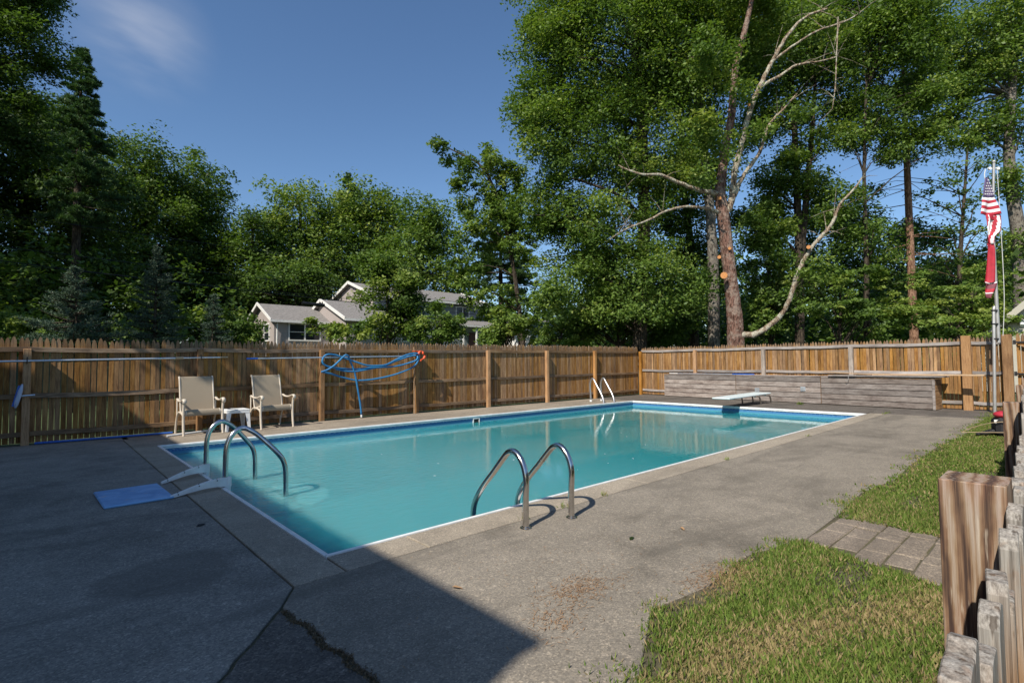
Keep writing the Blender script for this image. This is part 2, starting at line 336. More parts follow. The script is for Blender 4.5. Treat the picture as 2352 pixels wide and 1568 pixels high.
M['flag_maroon'] = plain('flag_maroon', (.16, .035, .05), .7)
t = NT('near_post_wood_rings'); c = t.coord()
wx = t.math('ADD', t.xyz(c, 1), t.math('MULTIPLY', t.math('SUBTRACT', t.noise(t.map(c, (9, 9, 3.5)), 1.5, 4), .5), .035)); wz = t.math('MULTIPLY', t.math('SUBTRACT', t.xyz(c, 2), .62), .075)
rad_ = t.math('SQRT', t.math('ADD', t.math('MULTIPLY', wx, wx), t.math('MULTIPLY', wz, t.math('ABSOLUTE', wz))))
ring = t.math('SINE', t.math('MULTIPLY', t.math('SUBTRACT', t.math('ABSOLUTE', wx), t.math('MULTIPLY', wz, .9)), 260)); fine = t.noise(t.map(c, (160, 160, 3)), 2, 4, .7); blot = t.noise(t.map(c, (10, 10, 3)), 1.5, 4, .6)
f = t.math('ADD', t.math('MULTIPLY', t.range(ring, -1, 1), .34), t.math('MULTIPLY', fine, .60))
colr = t.ramp(f, [(.28, (.06, .038, .03)), (.43, (.19, .115, .07)), (.55, (.27, .185, .115)), (.68, (.36, .29, .23))])
colr = t.mix(t.range(blot, .46, .62, 0, .7), colr, t.mix(1, colr, (1.0, .78, .82), 'MULTIPLY')); colr = t.mix(t.range(t.noise(t.map(c, (60, 60, 5)), 2, 3), .6, .66, 0, .55), colr, (.5, .43, .34))
colr = t.mix(t.range(t.noise(t.map(c, (130, 130, 2.2)), 1, 2), .66, .7, 0, .9), colr, (.02, .013, .01))
t.col(colr); t.set(Roughness=.8, **{'Specular IOR Level': .2}); t.bump(f, .9, .003); M['near_post'] = t.m
t = NT('near_picket_wood'); c = t.coord(); r = t.rnd(); cb = t.n.new('ShaderNodeCombineXYZ'); t.inp(cb, 0, t.math('MULTIPLY', r, 31)); t.inp(cb, 2, t.math('MULTIPLY', r, 17)); v = t.n.new('ShaderNodeVectorMath'); v.operation = 'ADD'; t.inp(v, 0, c); t.inp(v, 1, cb.outputs[0]); cv = v.outputs[0]
f1 = t.noise(t.map(cv, (130, 130, 3)), 1.6, 4, .7); f2 = t.noise(t.map(cv, (38, 38, 1.6)), 1.4, 3, .6, .6); pit = t.noise(cv, 75, 3)
colr = t.ramp(t.math('ADD', t.math('MULTIPLY', f1, .5), t.math('MULTIPLY', f2, .5)), [(.36, (.06, .032, .016)), (.48, (.19, .105, .05)), (.58, (.29, .175, .095)), (.68, (.42, .31, .21))])
gm = t.range(t.math('ADD', t.xyz(c, 2), t.math('MULTIPLY', f2, .30)), .985, 1.13, 0, .9)
grey = t.ramp(f1, [(.3, (.10, .095, .085)), (.5, (.27, .255, .23)), (.7, (.44, .42, .38))]); grey = t.mix(t.range(t.noise(t.map(cv, (60, 60, 9)), 1.5, 3), .60, .66, 0, .8), grey, (.05, .045, .04)); grey = t.mix(t.range(t.noise(cv, 22, 3), .60, .68, 0, .5), grey, (.36, .19, .10))
t.col(t.mix(gm, colr, grey)); t.set(Roughness=.9, **{'Specular IOR Level': .1}); t.bump(t.math('ADD', f1, t.math('MULTIPLY', pit, .25)), .7, .002); M['near_picket'] = t.m

M['dull_steel'] = plain('dull_steel', (.50, .49, .48), .36, .85, .08, 30)

# ------------- measured layout of trees and hose (metres)
TREES = [
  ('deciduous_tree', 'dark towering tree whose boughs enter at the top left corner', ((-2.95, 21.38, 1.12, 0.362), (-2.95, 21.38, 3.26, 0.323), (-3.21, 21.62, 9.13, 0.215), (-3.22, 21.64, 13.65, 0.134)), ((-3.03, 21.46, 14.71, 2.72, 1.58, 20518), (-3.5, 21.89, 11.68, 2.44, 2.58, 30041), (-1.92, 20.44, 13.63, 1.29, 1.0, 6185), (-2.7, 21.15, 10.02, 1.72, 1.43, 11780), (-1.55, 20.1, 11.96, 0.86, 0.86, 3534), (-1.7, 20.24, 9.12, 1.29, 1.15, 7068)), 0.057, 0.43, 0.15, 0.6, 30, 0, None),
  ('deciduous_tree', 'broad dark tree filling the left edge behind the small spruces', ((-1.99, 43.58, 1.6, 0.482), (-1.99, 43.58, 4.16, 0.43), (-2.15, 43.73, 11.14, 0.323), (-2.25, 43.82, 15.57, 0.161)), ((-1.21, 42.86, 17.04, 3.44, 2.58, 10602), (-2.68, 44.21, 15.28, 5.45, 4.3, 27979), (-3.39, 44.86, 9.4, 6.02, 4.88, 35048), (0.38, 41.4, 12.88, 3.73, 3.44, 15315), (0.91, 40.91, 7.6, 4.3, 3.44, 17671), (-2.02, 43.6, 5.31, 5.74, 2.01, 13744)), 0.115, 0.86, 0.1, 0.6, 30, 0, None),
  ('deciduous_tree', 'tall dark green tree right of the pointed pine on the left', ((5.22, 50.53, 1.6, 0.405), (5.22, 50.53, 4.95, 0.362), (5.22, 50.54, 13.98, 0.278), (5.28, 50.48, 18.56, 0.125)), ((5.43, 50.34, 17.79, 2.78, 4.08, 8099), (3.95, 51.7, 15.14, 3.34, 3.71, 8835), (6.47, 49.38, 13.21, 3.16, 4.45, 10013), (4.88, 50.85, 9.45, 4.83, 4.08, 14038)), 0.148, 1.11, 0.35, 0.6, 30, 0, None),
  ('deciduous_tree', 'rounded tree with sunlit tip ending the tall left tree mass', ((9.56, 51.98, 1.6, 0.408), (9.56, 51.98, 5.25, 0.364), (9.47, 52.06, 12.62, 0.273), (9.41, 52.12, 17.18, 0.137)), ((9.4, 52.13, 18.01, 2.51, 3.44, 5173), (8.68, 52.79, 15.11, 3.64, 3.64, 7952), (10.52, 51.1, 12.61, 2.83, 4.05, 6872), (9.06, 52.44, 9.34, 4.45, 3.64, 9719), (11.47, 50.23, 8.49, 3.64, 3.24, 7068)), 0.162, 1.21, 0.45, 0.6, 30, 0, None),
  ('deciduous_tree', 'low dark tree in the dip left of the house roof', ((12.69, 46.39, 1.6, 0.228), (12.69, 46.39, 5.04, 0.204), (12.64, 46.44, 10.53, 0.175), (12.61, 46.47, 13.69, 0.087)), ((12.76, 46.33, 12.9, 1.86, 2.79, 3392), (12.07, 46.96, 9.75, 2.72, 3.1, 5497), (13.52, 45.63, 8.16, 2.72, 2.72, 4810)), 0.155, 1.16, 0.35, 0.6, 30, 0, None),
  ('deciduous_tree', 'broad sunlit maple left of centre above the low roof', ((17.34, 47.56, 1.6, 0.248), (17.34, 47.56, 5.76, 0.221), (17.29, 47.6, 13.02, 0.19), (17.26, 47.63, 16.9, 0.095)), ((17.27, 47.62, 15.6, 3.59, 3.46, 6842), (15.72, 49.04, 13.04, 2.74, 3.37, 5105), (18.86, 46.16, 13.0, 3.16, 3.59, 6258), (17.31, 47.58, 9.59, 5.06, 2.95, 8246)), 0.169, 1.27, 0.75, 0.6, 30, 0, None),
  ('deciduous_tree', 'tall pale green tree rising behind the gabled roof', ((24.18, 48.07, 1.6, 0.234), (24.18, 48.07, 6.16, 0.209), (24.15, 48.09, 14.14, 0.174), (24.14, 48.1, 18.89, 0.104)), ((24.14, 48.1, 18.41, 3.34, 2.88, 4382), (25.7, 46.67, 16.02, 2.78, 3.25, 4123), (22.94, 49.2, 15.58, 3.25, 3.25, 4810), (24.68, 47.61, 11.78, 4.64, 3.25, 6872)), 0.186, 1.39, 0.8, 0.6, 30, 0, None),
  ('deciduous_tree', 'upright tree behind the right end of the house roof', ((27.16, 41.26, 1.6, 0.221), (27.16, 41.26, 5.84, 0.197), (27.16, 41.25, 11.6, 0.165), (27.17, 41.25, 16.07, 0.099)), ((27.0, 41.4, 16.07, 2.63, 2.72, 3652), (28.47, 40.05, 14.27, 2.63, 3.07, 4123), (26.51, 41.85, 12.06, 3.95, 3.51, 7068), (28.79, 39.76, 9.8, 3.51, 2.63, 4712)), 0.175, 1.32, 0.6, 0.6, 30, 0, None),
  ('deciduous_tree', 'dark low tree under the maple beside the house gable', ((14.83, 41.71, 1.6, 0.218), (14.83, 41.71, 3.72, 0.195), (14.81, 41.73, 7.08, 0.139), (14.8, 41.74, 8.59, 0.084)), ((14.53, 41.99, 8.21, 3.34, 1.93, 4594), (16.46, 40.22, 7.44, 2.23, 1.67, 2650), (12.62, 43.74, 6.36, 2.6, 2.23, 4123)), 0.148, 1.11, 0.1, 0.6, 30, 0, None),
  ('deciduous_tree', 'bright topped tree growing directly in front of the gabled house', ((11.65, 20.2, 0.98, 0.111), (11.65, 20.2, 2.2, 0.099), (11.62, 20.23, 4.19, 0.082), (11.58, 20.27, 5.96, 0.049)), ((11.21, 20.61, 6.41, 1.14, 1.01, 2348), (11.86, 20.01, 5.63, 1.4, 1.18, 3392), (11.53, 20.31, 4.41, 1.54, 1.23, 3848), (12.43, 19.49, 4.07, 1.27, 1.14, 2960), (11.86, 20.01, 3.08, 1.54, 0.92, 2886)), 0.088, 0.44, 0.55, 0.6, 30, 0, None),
  ('small_tree', 'loose small tree before the right wing of the house', ((12.49, 16.72, 0.51, 0.059), (12.49, 16.72, 2.1, 0.053), (12.45, 16.76, 2.92, 0.038), (12.42, 16.79, 3.53, 0.023)), ((12.27, 16.92, 3.23, 0.97, 0.85, 1979), (12.86, 16.37, 3.16, 0.69, 0.81, 1335), (11.89, 17.27, 2.62, 0.81, 0.57, 1099), (12.56, 16.65, 2.51, 1.11, 0.51, 1349)), 0.081, 0.32, 0.5, 0.6, 30, 0, None),
  ('small_tree', 'round yellow green tree at the house corner above the fence', ((14.02, 13.96, 0.19, 0.065), (14.02, 13.96, 1.95, 0.058), (13.99, 13.98, 2.63, 0.044), (13.99, 13.98, 3.21, 0.022)), ((13.99, 13.98, 2.86, 1.16, 1.01, 3063), (14.56, 13.46, 2.62, 0.7, 0.78, 1413), (13.56, 14.38, 2.53, 0.7, 0.62, 1130)), 0.078, 0.27, 0.95, 0.6, 30, 0, None),
  ('vine_covered_tree', 'squat vine covered tree just right of the round yellow green tree', ((15.1, 11.61, -0.01, 0.063), (15.1, 11.61, 1.89, 0.056), (15.1, 11.61, 2.36, 0.042), (15.11, 11.6, 2.73, 0.021)), ((15.04, 11.67, 2.36, 0.93, 0.71, 2581), (14.69, 11.98, 2.55, 0.48, 0.59, 1130), (15.65, 11.11, 2.07, 0.85, 0.56, 1875)), 0.063, 0.17, 0.7, 0.6, 30, 0, None),
  ('shrub', 'bright green shrub in front of the low house window', ((8.68, 20.21, 0.98, 0.052), (8.68, 20.21, 2.05, 0.046), (8.68, 20.21, 2.76, 0.03), (8.68, 20.22, 3.16, 0.023)), ((8.45, 20.42, 2.76, 0.89, 0.69, 1468), (9.13, 19.8, 2.55, 1.01, 0.53, 1276), (9.72, 19.25, 2.64, 0.53, 0.45, 561)), 0.081, 0.24, 1.0, 0.6, 30, 0, None),
  ('shrub', 'dark shrub against the left gable end of the house', ((5.11, 20.77, 1.05, 0.047), (5.11, 20.77, 2.01, 0.042), (5.1, 20.78, 2.66, 0.028), (5.1, 20.79, 3.22, 0.021)), ((5.31, 20.59, 2.84, 0.63, 0.67, 1201), (4.89, 20.97, 2.94, 0.78, 0.78, 1731), (4.28, 21.54, 3.04, 0.74, 0.89, 1884), (5.38, 20.53, 2.47, 0.74, 0.48, 1021)), 0.074, 0.26, 0.4, 0.6, 30, 0, None),
  ('shrub', 'low leafy shrub at the far left above the fence', ((-1.57, 14.69, 0.27, 0.037), (-1.57, 14.69, 1.77, 0.033), (-1.58, 14.7, 2.1, 0.025), (-1.59, 14.7, 2.38, 0.016)), ((-1.75, 14.85, 2.32, 0.99, 0.46, 2375), (-1.18, 14.33, 2.1, 0.88, 0.35, 1608)), 0.055, 0.18, 0.85, 0.6, 30, 0, None),
  ('deciduous_tree', 'thin leaning tree whose bough reaches left into the open sky', ((19.4, 18.52, 0.75, 0.17), (19.4, 18.52, 2.55, 0.152), (18.87, 19.0, 8.18, 0.114), (17.95, 19.85, 12.34, 0.076), (16.63, 21.06, 13.66, 0.038), (15.68, 21.93, 14.19, 0.019)), ((17.47, 20.29, 11.3, 1.47, 2.02, 3279), (16.44, 21.24, 13.66, 1.21, 0.61, 814), (15.87, 21.76, 14.06, 0.66, 0.3, 220), (18.14, 19.67, 12.86, 1.39, 1.14, 1749), (18.98, 18.9, 11.28, 1.39, 2.28, 3498), (19.25, 18.66, 8.18, 1.52, 2.02, 3392), (17.18, 20.56, 7.17, 1.52, 1.77, 2968), (18.31, 19.52, 9.22, 1.77, 2.02, 3958), (18.1, 19.71, 4.86, 2.02, 1.27, 2827), (16.82, 20.89, 12.35, 0.81, 0.76, 678)), 0.101, 0.35, 0.6, 0.6, 30, 0, None),
  ('deciduous_tree', 'huge dense tree standing in the open sky left of the pruned trunk', ((16.71, 8.78, -0.1, 0.327), (16.71, 8.78, 2.28, 0.292), (16.91, 8.59, 7.12, 0.239), (16.85, 8.64, 12.61, 0.186), (16.77, 8.72, 16.34, 0.12)), ((15.94, 9.48, 14.48, 3.54, 3.37, 38798), (14.2, 11.07, 14.69, 1.77, 2.3, 13273), (14.43, 10.86, 10.8, 2.13, 2.66, 18378), (16.95, 8.55, 10.22, 2.66, 2.83, 24504), (15.45, 9.93, 6.77, 3.01, 2.13, 20828), (13.88, 11.37, 7.7, 1.42, 1.59, 7351), (18.08, 7.52, 14.08, 2.3, 3.37, 25219), (16.87, 8.63, 4.24, 3.01, 1.95, 19093), (14.77, 10.56, 4.26, 1.95, 1.59, 10108), (13.38, 11.83, 11.91, 0.97, 1.06, 3369), (15.99, 9.43, 18.62, 4.07, 1.95, 25831)), 0.071, 0.53, 0.6, 0.6, 60, 0, None),
  ('deciduous_tree', 'grey trunked tree close behind the pruned trunk on its left', ((19.89, 7.21, -0.1, 0.281), (19.89, 7.21, 2.02, 0.251), (19.93, 7.18, 5.49, 0.223), (19.81, 7.29, 8.9, 0.181), (19.55, 7.52, 14.11, 0.125)), ((19.83, 7.27, 14.1, 2.23, 2.97, 18849), (20.04, 7.07, 10.24, 1.67, 1.67, 7952), (20.85, 6.33, 15.85, 1.67, 2.23, 10602)), 0.074, 0.56, 0.5, 0.6, 30, 0, None),
  ('deciduous_tree', 'dark trunked tree two trunks left of the pruned one', ((22.09, 9.27, -0.1, 0.248), (22.09, 9.27, 2.15, 0.221), (22.07, 9.28, 6.08, 0.19), (21.82, 9.51, 9.96, 0.127), (21.73, 9.6, 13.67, 0.063)), ((21.65, 9.67, 8.88, 1.9, 1.9, 7952), (22.22, 9.14, 5.65, 2.32, 2.11, 10799), (20.95, 10.31, 3.96, 2.32, 1.69, 8639)), 0.084, 0.63, 0.25, 0.6, 30, 0, None),
  ('deciduous_tree', 'tall tree with forked dark trunk behind the curved pale limb', ((24.75, 5.47, -0.1, 0.239), (24.75, 5.47, 2.07, 0.213), (24.84, 5.38, 5.02, 0.197), (24.83, 5.39, 8.32, 0.167), (24.81, 5.41, 12.07, 0.129), (24.76, 5.46, 16.31, 0.068)), ((24.52, 5.67, 16.1, 2.63, 2.83, 17867), (24.16, 6.01, 9.99, 1.21, 1.42, 4123), (23.75, 6.39, 8.33, 1.42, 1.21, 4123), (25.73, 4.57, 9.14, 0.81, 1.21, 2356), (26.0, 4.32, 13.96, 2.13, 1.62, 8246), (26.08, 4.25, 17.14, 2.23, 2.23, 11879), (23.99, 6.16, 12.72, 1.62, 1.42, 5497), (27.48, 2.96, 17.98, 2.02, 1.62, 7853), (24.98, 5.25, 9.56, 1.42, 0.81, 2748), (25.48, 4.8, 11.44, 1.21, 0.73, 2120), (23.27, 6.82, 7.51, 1.21, 1.21, 3534)), 0.081, 0.61, 0.5, 0.6, 30, 0, None),
  ('deciduous_tree', 'airy tree filling the sky between forked trunk and bare pine trunk', ((22.31, 2.27, -0.1, 0.113), (22.31, 2.27, 1.9, 0.101), (22.4, 2.19, 5.04, 0.089), (22.43, 2.17, 8.49, 0.063), (22.59, 2.02, 11.99, 0.044)), ((22.89, 1.74, 13.58, 1.6, 1.86, 9438), (23.33, 1.34, 11.1, 1.43, 1.18, 5374), (22.16, 2.41, 10.24, 1.01, 0.67, 2167), (24.3, 0.45, 9.69, 1.35, 0.67, 2890), (24.25, 0.5, 12.15, 1.18, 1.01, 3793), (21.58, 2.95, 7.29, 1.01, 0.84, 2709), (22.55, 2.05, 6.07, 1.35, 0.84, 3612), (23.7, 1.0, 15.17, 1.86, 1.35, 7948), (23.42, 1.25, 10.05, 1.18, 1.01, 3793), (24.43, 0.34, 13.74, 1.01, 1.01, 3251)), 0.067, 0.51, 0.55, 0.6, 30, 0, None),
  ('deciduous_tree', 'tall tree with pale trunk beside the flagpole at the right edge', ((33.84, -1.52, -0.1, 0.372), (33.84, -1.52, 3.39, 0.332), (33.87, -1.55, 6.8, 0.301), (33.67, -1.36, 9.83, 0.237), (33.7, -1.39, 12.44, 0.206), (34.16, -1.81, 17.73, 0.142)), ((32.8, -0.56, 17.52, 2.0, 2.53, 9848), (34.2, -1.84, 16.4, 1.48, 3.16, 9071), (33.58, -1.27, 12.44, 1.58, 1.69, 5183), (32.02, 0.16, 13.12, 1.69, 1.27, 4146), (33.95, -1.62, 9.82, 1.05, 1.05, 2159), (31.33, 0.79, 16.43, 1.48, 1.48, 4233), (32.4, -0.19, 15.09, 1.48, 1.05, 3023), (33.92, -1.59, 6.8, 0.84, 0.84, 1382)), 0.084, 0.63, 0.65, 0.6, 45, 0, None),
  ('deciduous_tree', 'open branched tree between bare pine trunk and flagpole', ((30.18, 0.49, -0.1, 0.119), (30.18, 0.49, 2.01, 0.106), (30.38, 0.3, 5.78, 0.091), (30.63, 0.07, 8.88, 0.061), (30.89, -0.17, 12.01, 0.038)), ((30.39, 0.29, 8.46, 1.21, 0.57, 494), (29.66, 0.96, 9.3, 1.21, 0.45, 388), (30.96, -0.23, 7.42, 1.01, 0.57, 412), (29.29, 1.3, 7.03, 1.21, 0.81, 706), (30.91, -0.18, 10.33, 1.21, 0.53, 459), (29.99, 0.66, 5.37, 1.62, 1.01, 1178), (27.55, 2.9, 9.33, 0.81, 0.45, 259)), 0.081, 0.36, 0.4, 0.6, 30, 0, None),
  ('understory_tree', 'leafy low tree behind the bench end of the fence', ((23.96, -0.59, -0.1, 0.067), (23.96, -0.59, 1.67, 0.06), (24.0, -0.63, 2.88, 0.048), (24.09, -0.72, 3.84, 0.024)), ((24.02, -0.65, 3.52, 1.36, 0.8, 3004), (23.4, -0.08, 2.56, 1.6, 0.72, 3180), (24.71, -1.28, 2.87, 0.96, 0.8, 2120), (24.41, -1.01, 4.49, 0.8, 0.48, 1060), (22.3, 0.93, 3.22, 0.96, 0.8, 2120), (22.62, 0.64, 4.18, 0.64, 0.42, 735)), 0.064, 0.26, 0.9, 0.25, 30, 0, None),
  ('understory_tree', 'low layered tree under the curved pale limb', ((20.42, 2.66, -0.1, 0.067), (20.42, 2.66, 1.71, 0.06), (20.45, 2.63, 2.92, 0.048), (20.48, 2.6, 4.05, 0.024)), ((20.34, 2.73, 3.24, 1.6, 0.88, 3887), (20.01, 3.03, 4.21, 0.96, 0.42, 1102), (21.39, 1.77, 2.58, 1.28, 0.72, 2544), (21.08, 2.05, 4.2, 0.96, 0.64, 1696)), 0.064, 0.26, 0.6, 0.25, 30, 0, None),
  ('understory_tree', 'dark low tree just right of the pruned trunk', ((20.62, 5.19, -0.1, 0.074), (20.62, 5.19, 1.79, 0.066), (20.66, 5.15, 3.48, 0.053), (20.62, 5.18, 4.91, 0.027)), ((20.32, 5.46, 6.36, 1.06, 1.06, 3534), (20.62, 5.18, 4.91, 1.15, 1.24, 4466), (20.92, 4.91, 3.48, 1.42, 1.24, 5497), (20.25, 5.53, 2.77, 1.24, 0.89, 3436)), 0.071, 0.32, 0.3, 0.6, 30, 0, None),
  ('understory_tree', 'dark low tree at the foot of the huge dense tree', ((17.7, 10.57, -0.07, 0.082), (17.7, 10.57, 1.9, 0.073), (17.72, 10.56, 2.97, 0.058), (17.73, 10.55, 3.75, 0.029)), ((17.72, 10.56, 3.17, 2.13, 1.16, 6738), (19.44, 8.99, 2.86, 1.55, 0.97, 4084), (16.57, 11.62, 2.79, 0.97, 0.78, 2042)), 0.078, 0.35, 0.15, 0.6, 30, 0, None),
  ('deciduous_tree', 'dark tree mass far behind the bare pine trunk and curved limb', ((37.89, 5.63, -0.1, 0.14), (37.89, 5.63, 2.22, 0.125), (37.99, 5.53, 6.14, 0.104), (38.07, 5.46, 8.68, 0.052)), ((35.76, 7.58, 7.3, 3.06, 1.95, 8315), (38.84, 4.75, 6.98, 3.34, 1.84, 8552), (42.14, 1.72, 6.8, 3.06, 1.84, 7840), (44.64, -0.57, 7.48, 2.23, 2.23, 6911), (37.28, 6.18, 10.4, 1.67, 1.67, 3887), (39.32, 4.31, 9.24, 1.67, 1.11, 2591), (41.17, 2.62, 8.65, 1.67, 0.84, 1943), (40.43, 3.29, 4.99, 4.45, 1.67, 10367), (34.99, 8.29, 9.85, 1.39, 1.39, 2699)), 0.111, 0.84, 0.2, 0.6, 30, 0, None),
]
MAIN = {'trunk': ((16.07, 4.61, 0.74, 0.292), (16.09, 4.59, 1.77, 0.268), (16.07, 4.61, 2.81, 0.244), (16.0, 4.67, 4.0, 0.214), (15.92, 4.75, 5.2, 0.205), (15.85, 4.81, 6.26, 0.195), (15.8, 4.86, 7.01, 0.175), (15.88, 4.79, 7.77, 0.146), (15.94, 4.73, 8.53, 0.136), (16.11, 4.57, 9.45, 0.127), (16.19, 4.5, 10.37, 0.122), (16.28, 4.42, 11.45, 0.107), (16.48, 4.24, 12.38, 0.097), (16.65, 4.07, 13.31, 0.083), (16.84, 3.9, 14.41, 0.068), (16.98, 3.77, 15.66, 0.049)), 'fork': ((15.94, 4.73, 6.29, 0.127), (16.1, 4.58, 6.78, 0.117), (15.96, 4.44, 7.54, 0.097), (15.98, 4.15, 8.51, 0.093), (16.01, 3.85, 9.61, 0.088), (16.05, 3.55, 10.24, 0.083), (16.28, 3.2, 11.06, 0.063), (16.56, 2.81, 11.87, 0.054), (16.99, 2.4, 12.46, 0.044), (17.53, 1.92, 12.74, 0.029)), 'fork_limb': ((16.15, 4.54, 6.86, 0.088), (16.22, 4.2, 7.54, 0.068), (16.52, 3.79, 8.25, 0.058), (16.75, 3.57, 9.15, 0.049), (17.15, 3.21, 9.75, 0.034), (17.49, 2.9, 10.27, 0.024)), 'upper': ((16.05, 3.55, 10.24, 0.058), (16.42, 3.06, 10.54, 0.049), (16.64, 2.6, 10.79, 0.039), (17.15, 1.99, 10.87, 0.024), (17.52, 1.65, 11.01, 0.015)), 'upper2': ((16.28, 3.2, 11.06, 0.044), (16.76, 2.62, 11.58, 0.034), (17.3, 2.12, 12.01, 0.029), (17.94, 1.54, 12.3, 0.024), (18.32, 1.19, 12.59, 0.015)), 'left1': ((15.77, 4.88, 6.94, 0.097), (15.03, 5.16, 6.95, 0.078), (14.21, 5.5, 7.12, 0.063), (13.61, 5.78, 7.3, 0.054), (12.91, 6.15, 7.28, 0.034), (12.4, 6.62, 7.57, 0.019)), 'left2': ((15.76, 4.89, 6.29, 0.068), (15.13, 5.07, 6.35, 0.054), (14.31, 5.41, 6.31, 0.044), (13.7, 5.7, 6.11, 0.039), (13.1, 5.98, 5.77, 0.034), (12.41, 6.34, 5.44, 0.024), (11.91, 6.66, 5.07, 0.015)), 'curve': ((16.05, 4.62, 2.1, 0.136), (16.33, 4.1, 2.08, 0.107), (16.51, 3.53, 2.44, 0.088), (16.55, 3.08, 3.0, 0.073), (16.56, 2.8, 3.82, 0.073), (16.69, 2.54, 4.51, 0.063), (16.91, 2.22, 5.04, 0.058), (17.11, 1.89, 5.5, 0.054), (17.21, 1.66, 6.1, 0.039), (17.58, 1.32, 6.65, 0.029), (17.8, 1.12, 7.07, 0.015)), 'hang': ((17.55, 1.62, 12.31, 0.024), (17.49, 1.68, 11.15, 0.019), (17.42, 1.74, 10.0, 0.015), (17.34, 1.82, 9.28, 0.01)), 'cuts': ((15.43, 4.63, 4.05, 0.11), (15.49, 4.74, 6.69, 0.06), (15.44, 4.78, 4.69, 0.06), (15.71, 4.54, 4.98, 0.05), (16.55, 2.4, 4.78, 0.06), (15.77, 3.8, 9.65, 0.05))}
MAIN_BLOBS = ((14.91, 4.32, 8.26, 0.38, 0.44, 420), (15.81, 3.49, 8.68, 0.44, 0.35, 387), (18.88, 4.48, 14.56, 1.62, 1.03, 4146), (14.27, 4.22, 11.0, 0.89, 0.89, 1938), (19.02, 3.94, 12.99, 0.74, 0.59, 1077), (14.11, 4.78, 8.75, 0.74, 0.59, 1077), (15.11, 3.72, 9.97, 0.44, 0.44, 484), (19.01, 3.27, 10.22, 0.53, 0.3, 387), (16.46, 4.25, 14.73, 1.77, 1.03, 4523), (19.57, 2.76, 13.65, 1.03, 0.74, 1884), (16.88, 2.24, 4.09, 0.77, 0.3, 560), (16.63, 2.6, 3.92, 0.38, 0.18, 168), (14.37, 4.81, 7.33, 0.59, 0.3, 430))
PINES = [
  ('pine_tree', 'pointed white pine above the left tree mass', 0.19, 36.15, 1.6, 20.24, 2.4, 9.42, 0.253, 'white', 1.0),
  ('pine_tree', 'white pine with layered boughs right of the house', 25.12, 26.84, 1.58, 14.24, 3.21, 6.07, 0.219, 'white', 1.0),
  ('pine_tree', 'thin pine top poking out behind the pale green tree', 23.36, 50.18, 1.6, 22.23, 2.13, 16.32, 0.189, 'white', 1.0),
  ('pine_tree', 'tall pine with bare reddish trunk between forked tree and flagpole', 26.18, 1.44, -0.1, 18.15, 2.78, 10.55, 0.167, 'sparse', 0.55),
  ('spruce_tree', 'small bluish spruce at far left above the fence', -0.75, 12.58, 0.06, 3.53, 1.11, 1.46, 0.03, 'spruce', 1.0),
  ('spruce_tree', 'narrow dark spruce behind the small bluish spruce', 1.5, 17.3, 0.59, 5.25, 1.0, 1.77, 0.057, 'spruce', 1.0),
  ('spruce_tree', 'short spruce left of the house gable shrub', 2.9, 16.01, 0.42, 3.6, 0.6, 1.75, 0.043, 'spruce', 1.0),
]
HOSE = ((3.971, 7.57, 0.078), (3.943, 7.57, 0.312), (3.881, 7.57, 0.653), (3.828, 7.57, 0.935), (3.767, 7.57, 1.119), (3.708, 7.57, 1.245), (3.671, 7.54, 1.315), (3.639, 7.52, 1.37), (3.577, 7.51, 1.39), (3.519, 7.51, 1.356), (3.41, 7.52, 1.246), (3.302, 7.53, 1.151), (3.182, 7.54, 1.078), (3.097, 7.55, 1.046), (3.078, 7.57, 1.037), (3.166, 7.6, 1.02), (3.305, 7.6, 0.988), (3.515, 7.59, 0.915), (3.808, 7.59, 0.844), (4.025, 7.57, 0.832), (4.336, 7.57, 0.859), (4.741, 7.57, 0.93), (5.079, 7.57, 1.028), (5.341, 7.57, 1.146), (5.449, 7.57, 1.3), (5.444, 7.54, 1.392), (5.381, 7.52, 1.437), (5.229, 7.53, 1.432), (5.061, 7.54, 1.39), (4.812, 7.55, 1.285), (4.548, 7.52, 1.175), (4.308, 7.52, 1.156), (4.08, 7.53, 1.165), (3.862, 7.55, 1.23), (3.697, 7.58, 1.287), (3.517, 7.6, 1.354), (3.373, 7.6, 1.395), (3.22, 7.57, 1.407), (3.13, 7.57, 1.369), (3.086, 7.57, 1.288), (3.104, 7.57, 1.207), (3.194, 7.57, 1.153), (3.334, 7.57, 1.121), (3.532, 7.6, 1.098), (3.737, 7.6, 1.084), (3.962, 7.6, 1.088), (4.266, 7.59, 1.12), (4.587, 7.59, 1.161), (4.841, 7.6, 1.256), (5.097, 7.6, 1.338), (5.336, 7.59, 1.392), (5.39, 7.52, 1.361), (5.333, 7.5, 1.276), (5.141, 7.53, 1.209), (4.896, 7.55, 1.15), (4.652, 7.56, 1.123), (4.335, 7.57, 1.109), (4.024, 7.57, 1.059), (3.797, 7.57, 1.031), (3.577, 7.57, 1.049), (3.385, 7.59, 1.089))
HANGER = ((5.406, 7.53, 1.407), (5.468, 7.53, 1.492), (5.532, 7.53, 1.485), (5.55, 7.53, 1.431), (5.595, 7.53, 1.392), (5.577, 7.53, 1.33), (5.504, 7.53, 1.291), (5.468, 7.53, 1.253))
HOSE_CAP = ((3.971, 7.57, 0.085), (3.975, 7.57, 0.022))
SHADE = [(-9, 17, .75), (-9, 25, .9), (-9, 34, 1.0), (-10, 42, 1.1)]
L_, W_ = 12.2, 6.1
